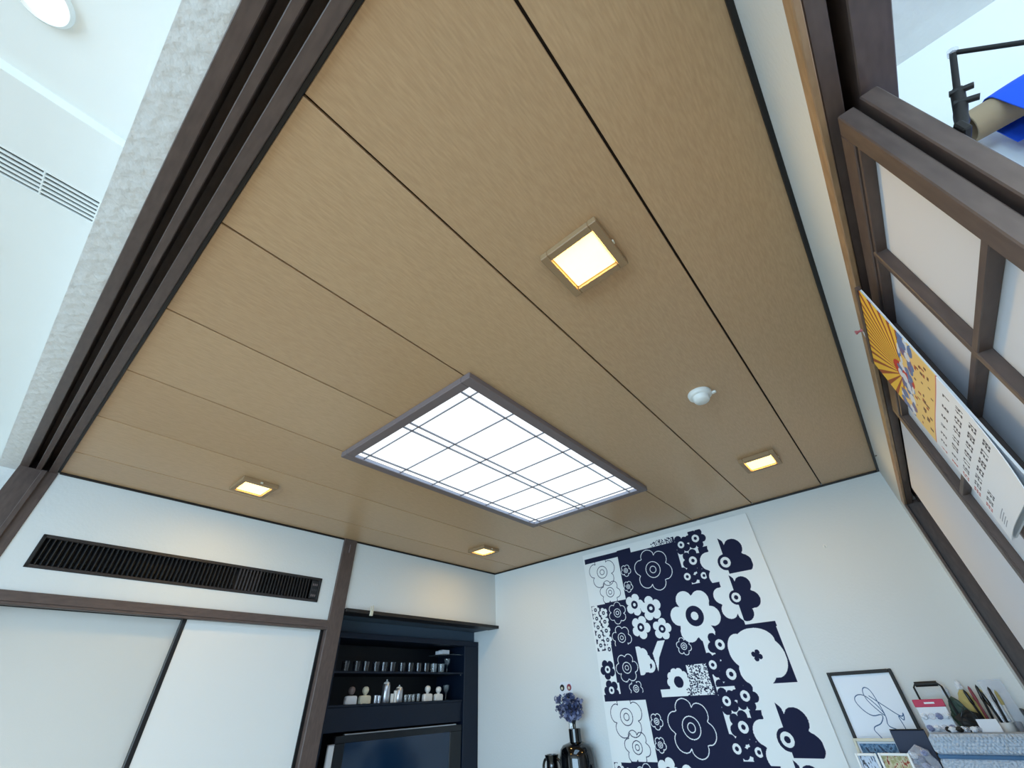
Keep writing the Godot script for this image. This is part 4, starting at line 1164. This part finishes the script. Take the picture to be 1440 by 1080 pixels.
# ---------------------------------------------------------------- vases before the far wall
func build_vases() -> void:
	var T := 0.62
	var c := thing("black_console", "low black console below the black vase", "table", Vector3(-2.35, 0, -3.22))
	bx(c, "top", Vector3(-2.75, T - 0.03, -3.05), Vector3(-2.02, T, ZF + 0.003), M.black)
	for k in 4:
		bx(c, "leg", Vector3(-2.74 + (k % 2) * 0.67, 0.0, -3.06 - (k / 2) * 0.28), Vector3(-2.70 + (k % 2) * 0.67, T - 0.03, -3.10 - (k / 2) * 0.28), M.black)
	var v := thing("black_vase", "tall glossy black bottle vase holding dried flowers", "vase", Vector3(-2.205, T, -3.245))
	put("body", lathe([Vector2(0.0, 0.0), Vector2(0.105, 0.0), Vector2(0.115, 0.01), Vector2(0.126, 0.20), Vector2(0.124, 0.38), Vector2(0.116, 0.425), Vector2(0.095, 0.448), Vector2(0.060, 0.458), Vector2(0.046, 0.462)], 48), M.gloss_black, v)
	put("neck", lathe([Vector2(0.043, 0.458), Vector2(0.044, 0.535), Vector2(0.044, 0.535), Vector2(0.039, 0.535), Vector2(0.038, 0.46)], 40), M.gloss_black, v)
	var w := thing("small_black_vase", "small black two handled jar left of the tall vase", "vase", Vector3(-2.432, T, -3.245))
	put("body", lathe([Vector2(0.0, 0.0), Vector2(0.05, 0.0), Vector2(0.068, 0.08), Vector2(0.070, 0.20), Vector2(0.056, 0.285), Vector2(0.042, 0.32), Vector2(0.040, 0.355), Vector2(0.050, 0.385), Vector2(0.050, 0.392), Vector2(0.036, 0.392), Vector2(0.032, 0.33)], 32), M.gloss_black, w)
	for s in [-1, 1]:
		var p := []
		for k in 11:
			var a := PI * (k / 10.0 - 0.5)
			p.append(Vector3(s * (0.042 + 0.040 * cos(a)), 0.315 + 0.055 * sin(a), 0))
		put("handle", tube(p, 0.009, 8), M.gloss_black, w)
	# dried flowers
	var b := thing("dried_flowers", "bunch of dusty blue dried flowers in the black vase", "flowers", Vector3(-2.205, T + 0.46, -3.245))
	put("stem", tube([Vector3(0, 0.0, 0), Vector3(-0.006, 0.10, 0.0), Vector3(-0.014, 0.17, 0.0)], 0.006, 7), M.stem, b)
	put("stem", tube([Vector3(0.012, 0.0, 0), Vector3(0.01, 0.09, 0.0), Vector3(0.012, 0.16, 0.0)], 0.004, 7), M.stem, b)
	for k in 84:
		var a := rng.randf() * TAU
		var u := rng.randf()
		var wide := (0.030 + 0.088 * sin(PI * clampf(1.0 - u * 0.85, 0.0, 1.0))) * sqrt(rng.randf())
		var at := Vector3(cos(a) * wide - 0.022 * u - 0.008, 0.120 + u * 0.150, sin(a) * wide * 0.7)
		var spray := Soup.new()
		for j in 9:
			var d := Vector3(rng.randf_range(-1, 1), rng.randf_range(-0.7, 1), rng.randf_range(-1, 1)).normalized()
			var q := d * rng.randf_range(0.006, 0.022)
			var x := d.cross(Vector3(0.3, 0.9, 0.2)).normalized() * 0.0105
			var y := d.cross(x).normalized() * 0.0105
			for e in 5:
				var t0 := TAU * e / 5.0
				var t1 := TAU * (e + 0.8) / 5.0
				spray.flat(q, q + x * cos(t0) + y * sin(t0) + d * 0.005, q + x * cos(t1) + y * sin(t1) + d * 0.005, d)
			spray.flat(Vector3(0.001, 0, 0), Vector3(-0.001, 0, 0), q, Vector3(0, 0, 1))
		put("flower_head", spray.mesh(), [M.flower, M.flower_dark, M.flower_pale, M.flower][k % 4], b, at)
		put("twig", tube([at, Vector3(at.x * 0.25 - 0.008, 0.13 + at.y * 0.15, at.z * 0.2)], 0.0012, 4), M.stem, b)
	# card with two round heads on the wall behind the flowers
	var cd := thing("wall_card", "small arched card with a dark and a red rosette behind the flowers", "card", Vector3(-2.345, 1.350, ZF))
	var arch := Soup.new()
	var rim := PackedVector2Array()
	rim.append(Vector2(-0.060, 0.0))
	for k in 13:
		var a := PI - PI * k / 12.0
		rim.append(Vector2(0.060 * signf(cos(a)) * pow(absf(cos(a)), 0.5), 0.068 + 0.022 * sin(a)))
	rim.append(Vector2(0.060, 0.0))
	for k in rim.size():
		var p := rim[k]
		var q := rim[(k + 1) % rim.size()]
		arch.flat(Vector3(0, 0.04, 0.004), Vector3(p.x, p.y, 0.004), Vector3(q.x, q.y, 0.004), Vector3.BACK)
		arch.quad(Vector3(p.x, p.y, 0.004), Vector3(q.x, q.y, 0.004), Vector3(q.x, q.y, 0.0), Vector3(p.x, p.y, 0.0), Vector3((p.x + q.x), (p.y + q.y) - 0.08, 0))
	put("card", arch.mesh(), M.card, cd)
	for q in [[-0.034, M.black_matt], [0.034, M.rose]]:
		put("rosette", lathe([Vector2(0.022, 0.0), Vector2(0.020, 0.004), Vector2(0.0, 0.005)], 20), q[1], cd, Vector3(q[0], 0.052, 0.004), Vector3(PI / 2, 0, 0))
		put("rosette_centre", lathe([Vector2(0.010, 0.0), Vector2(0.008, 0.003), Vector2(0.0, 0.004)], 16), M.cream, cd, Vector3(q[0], 0.048, 0.0085), Vector3(PI / 2, 0, 0))
	var gv := put("glass_cylinder", lathe([Vector2(0.0, 0.0), Vector2(0.021, 0.0), Vector2(0.021, 0.60), Vector2(0.019, 0.60), Vector2(0.019, 0.006), Vector2(0.0, 0.006)], 24), M.glass, self, Vector3(-2.315, T, -3.368))
	tag(gv, "slim clear glass cylinder behind the tall black vase", "vase")

# ---------------------------------------------------------------- seen over the shoji's end
func build_behind_shoji() -> void:
	var a := thing("clamp_arm", "black jointed metal arm clamped to the rear shoji's edge", "clamp arm", Vector3(0.367, 1.955, -0.60))
	var o := a.position
	var z := -0.612
	var el := Vector3(0.4343, 2.0978, z) - o
	put("lower_arm", tube([Vector3(0.3918, 2.0110, z) - o, el], 0.0042, 10), M.black_matt, a)
	put("upper_arm", tube([el, Vector3(0.4747, 2.0307, z + 0.0) - o, Vector3(0.5527, 1.9024, z) - o], 0.0036, 10), M.black_matt, a)
	put("elbow", lathe([Vector2(0.0, -0.006), Vector2(0.006, -0.005), Vector2(0.0065, 0.005), Vector2(0.0, 0.006)], 14), M.film, a, el, Vector3(PI / 2, 0, 0))
	put("socket", tube([Vector3(0.3760, 1.9764, z) - o, Vector3(0.3938, 2.0149, z) - o], 0.0080, 10), M.black_matt, a)
	put("wing_screw", tube([Vector3(0.3830, 2.0129, z + 0.004) - o, Vector3(0.4057, 2.0031, z + 0.004) - o], 0.0045, 8), M.black_matt, a)
	put("wing_screw", tube([Vector3(0.3751, 1.9893, z + 0.004) - o, Vector3(0.3968, 1.9754, z + 0.004) - o], 0.0045, 8), M.black_matt, a)
	put("clamp_jaw", tube([Vector3(0.3790, 1.9814, z) - o, Vector3(0.3691, 1.9636, z) - o, Vector3(0.3612, 1.9468, z + 0.006) - o, Vector3(0.346, 1.925, z + 0.010) - o], 0.0080, 10), M.black_matt, a)
	put("clamp_pad", cbox(Vector3(0.010, 0.022, 0.030), 0.002), M.black_matt, a, Vector3(0.3475, 1.922, -0.602) - o)
	# cardboard tube on two wall brackets, blue cloth hung over it
	var t := thing("cardboard_tube", "brown cardboard tube sticking out of the blue cloth", "tube", Vector3(0.510, 2.187, -0.866))
	var ring := lathe([Vector2(0.031, 0.0), Vector2(0.031, 0.72), Vector2(0.031, 0.72), Vector2(0.0275, 0.72), Vector2(0.0275, 0.72), Vector2(0.0275, 0.0), Vector2(0.0275, 0.0), Vector2(0.031, 0.0)], 32)
	put("tube", ring, M.kraft, t, Vector3.ZERO, Vector3(0, 0, -PI / 2))
	for x in [0.30, 0.66]:
		lb(t, "bracket", Vector3(x, -0.036, -0.065), Vector3(x + 0.02, -0.031, 0.02), M.black_matt)
	var b := thing("blue_cloth", "bright blue cloth draped over a cardboard tube", "cloth", Vector3(0.785, 2.187, -0.866))
	var f := func(u: float, v: float) -> Vector3:
		var x := lerpf(-0.235, 0.38, u)
		var r := 0.0355 + 0.003 * sin(u * 17.0)
		var s := v * 0.75
		var arc := r * PI
		if s < 0.06:
			return Vector3(x, -0.06 + s, -r)
		s -= 0.06
		if s < arc:
			return Vector3(x, sin(s / r) * r, -cos(s / r) * r)
		s -= arc
		return Vector3(x + 0.02 * s * sin(u * 3.0), -s, r + (0.014 * sin(u * 22.0 + s * 4.0) + 0.01) * minf(1.0, s * 5.0))
	put("cloth", sheet(f, 40, 60, 0.002, Vector3(0, 0.3, 1.0)), M.blue, b)
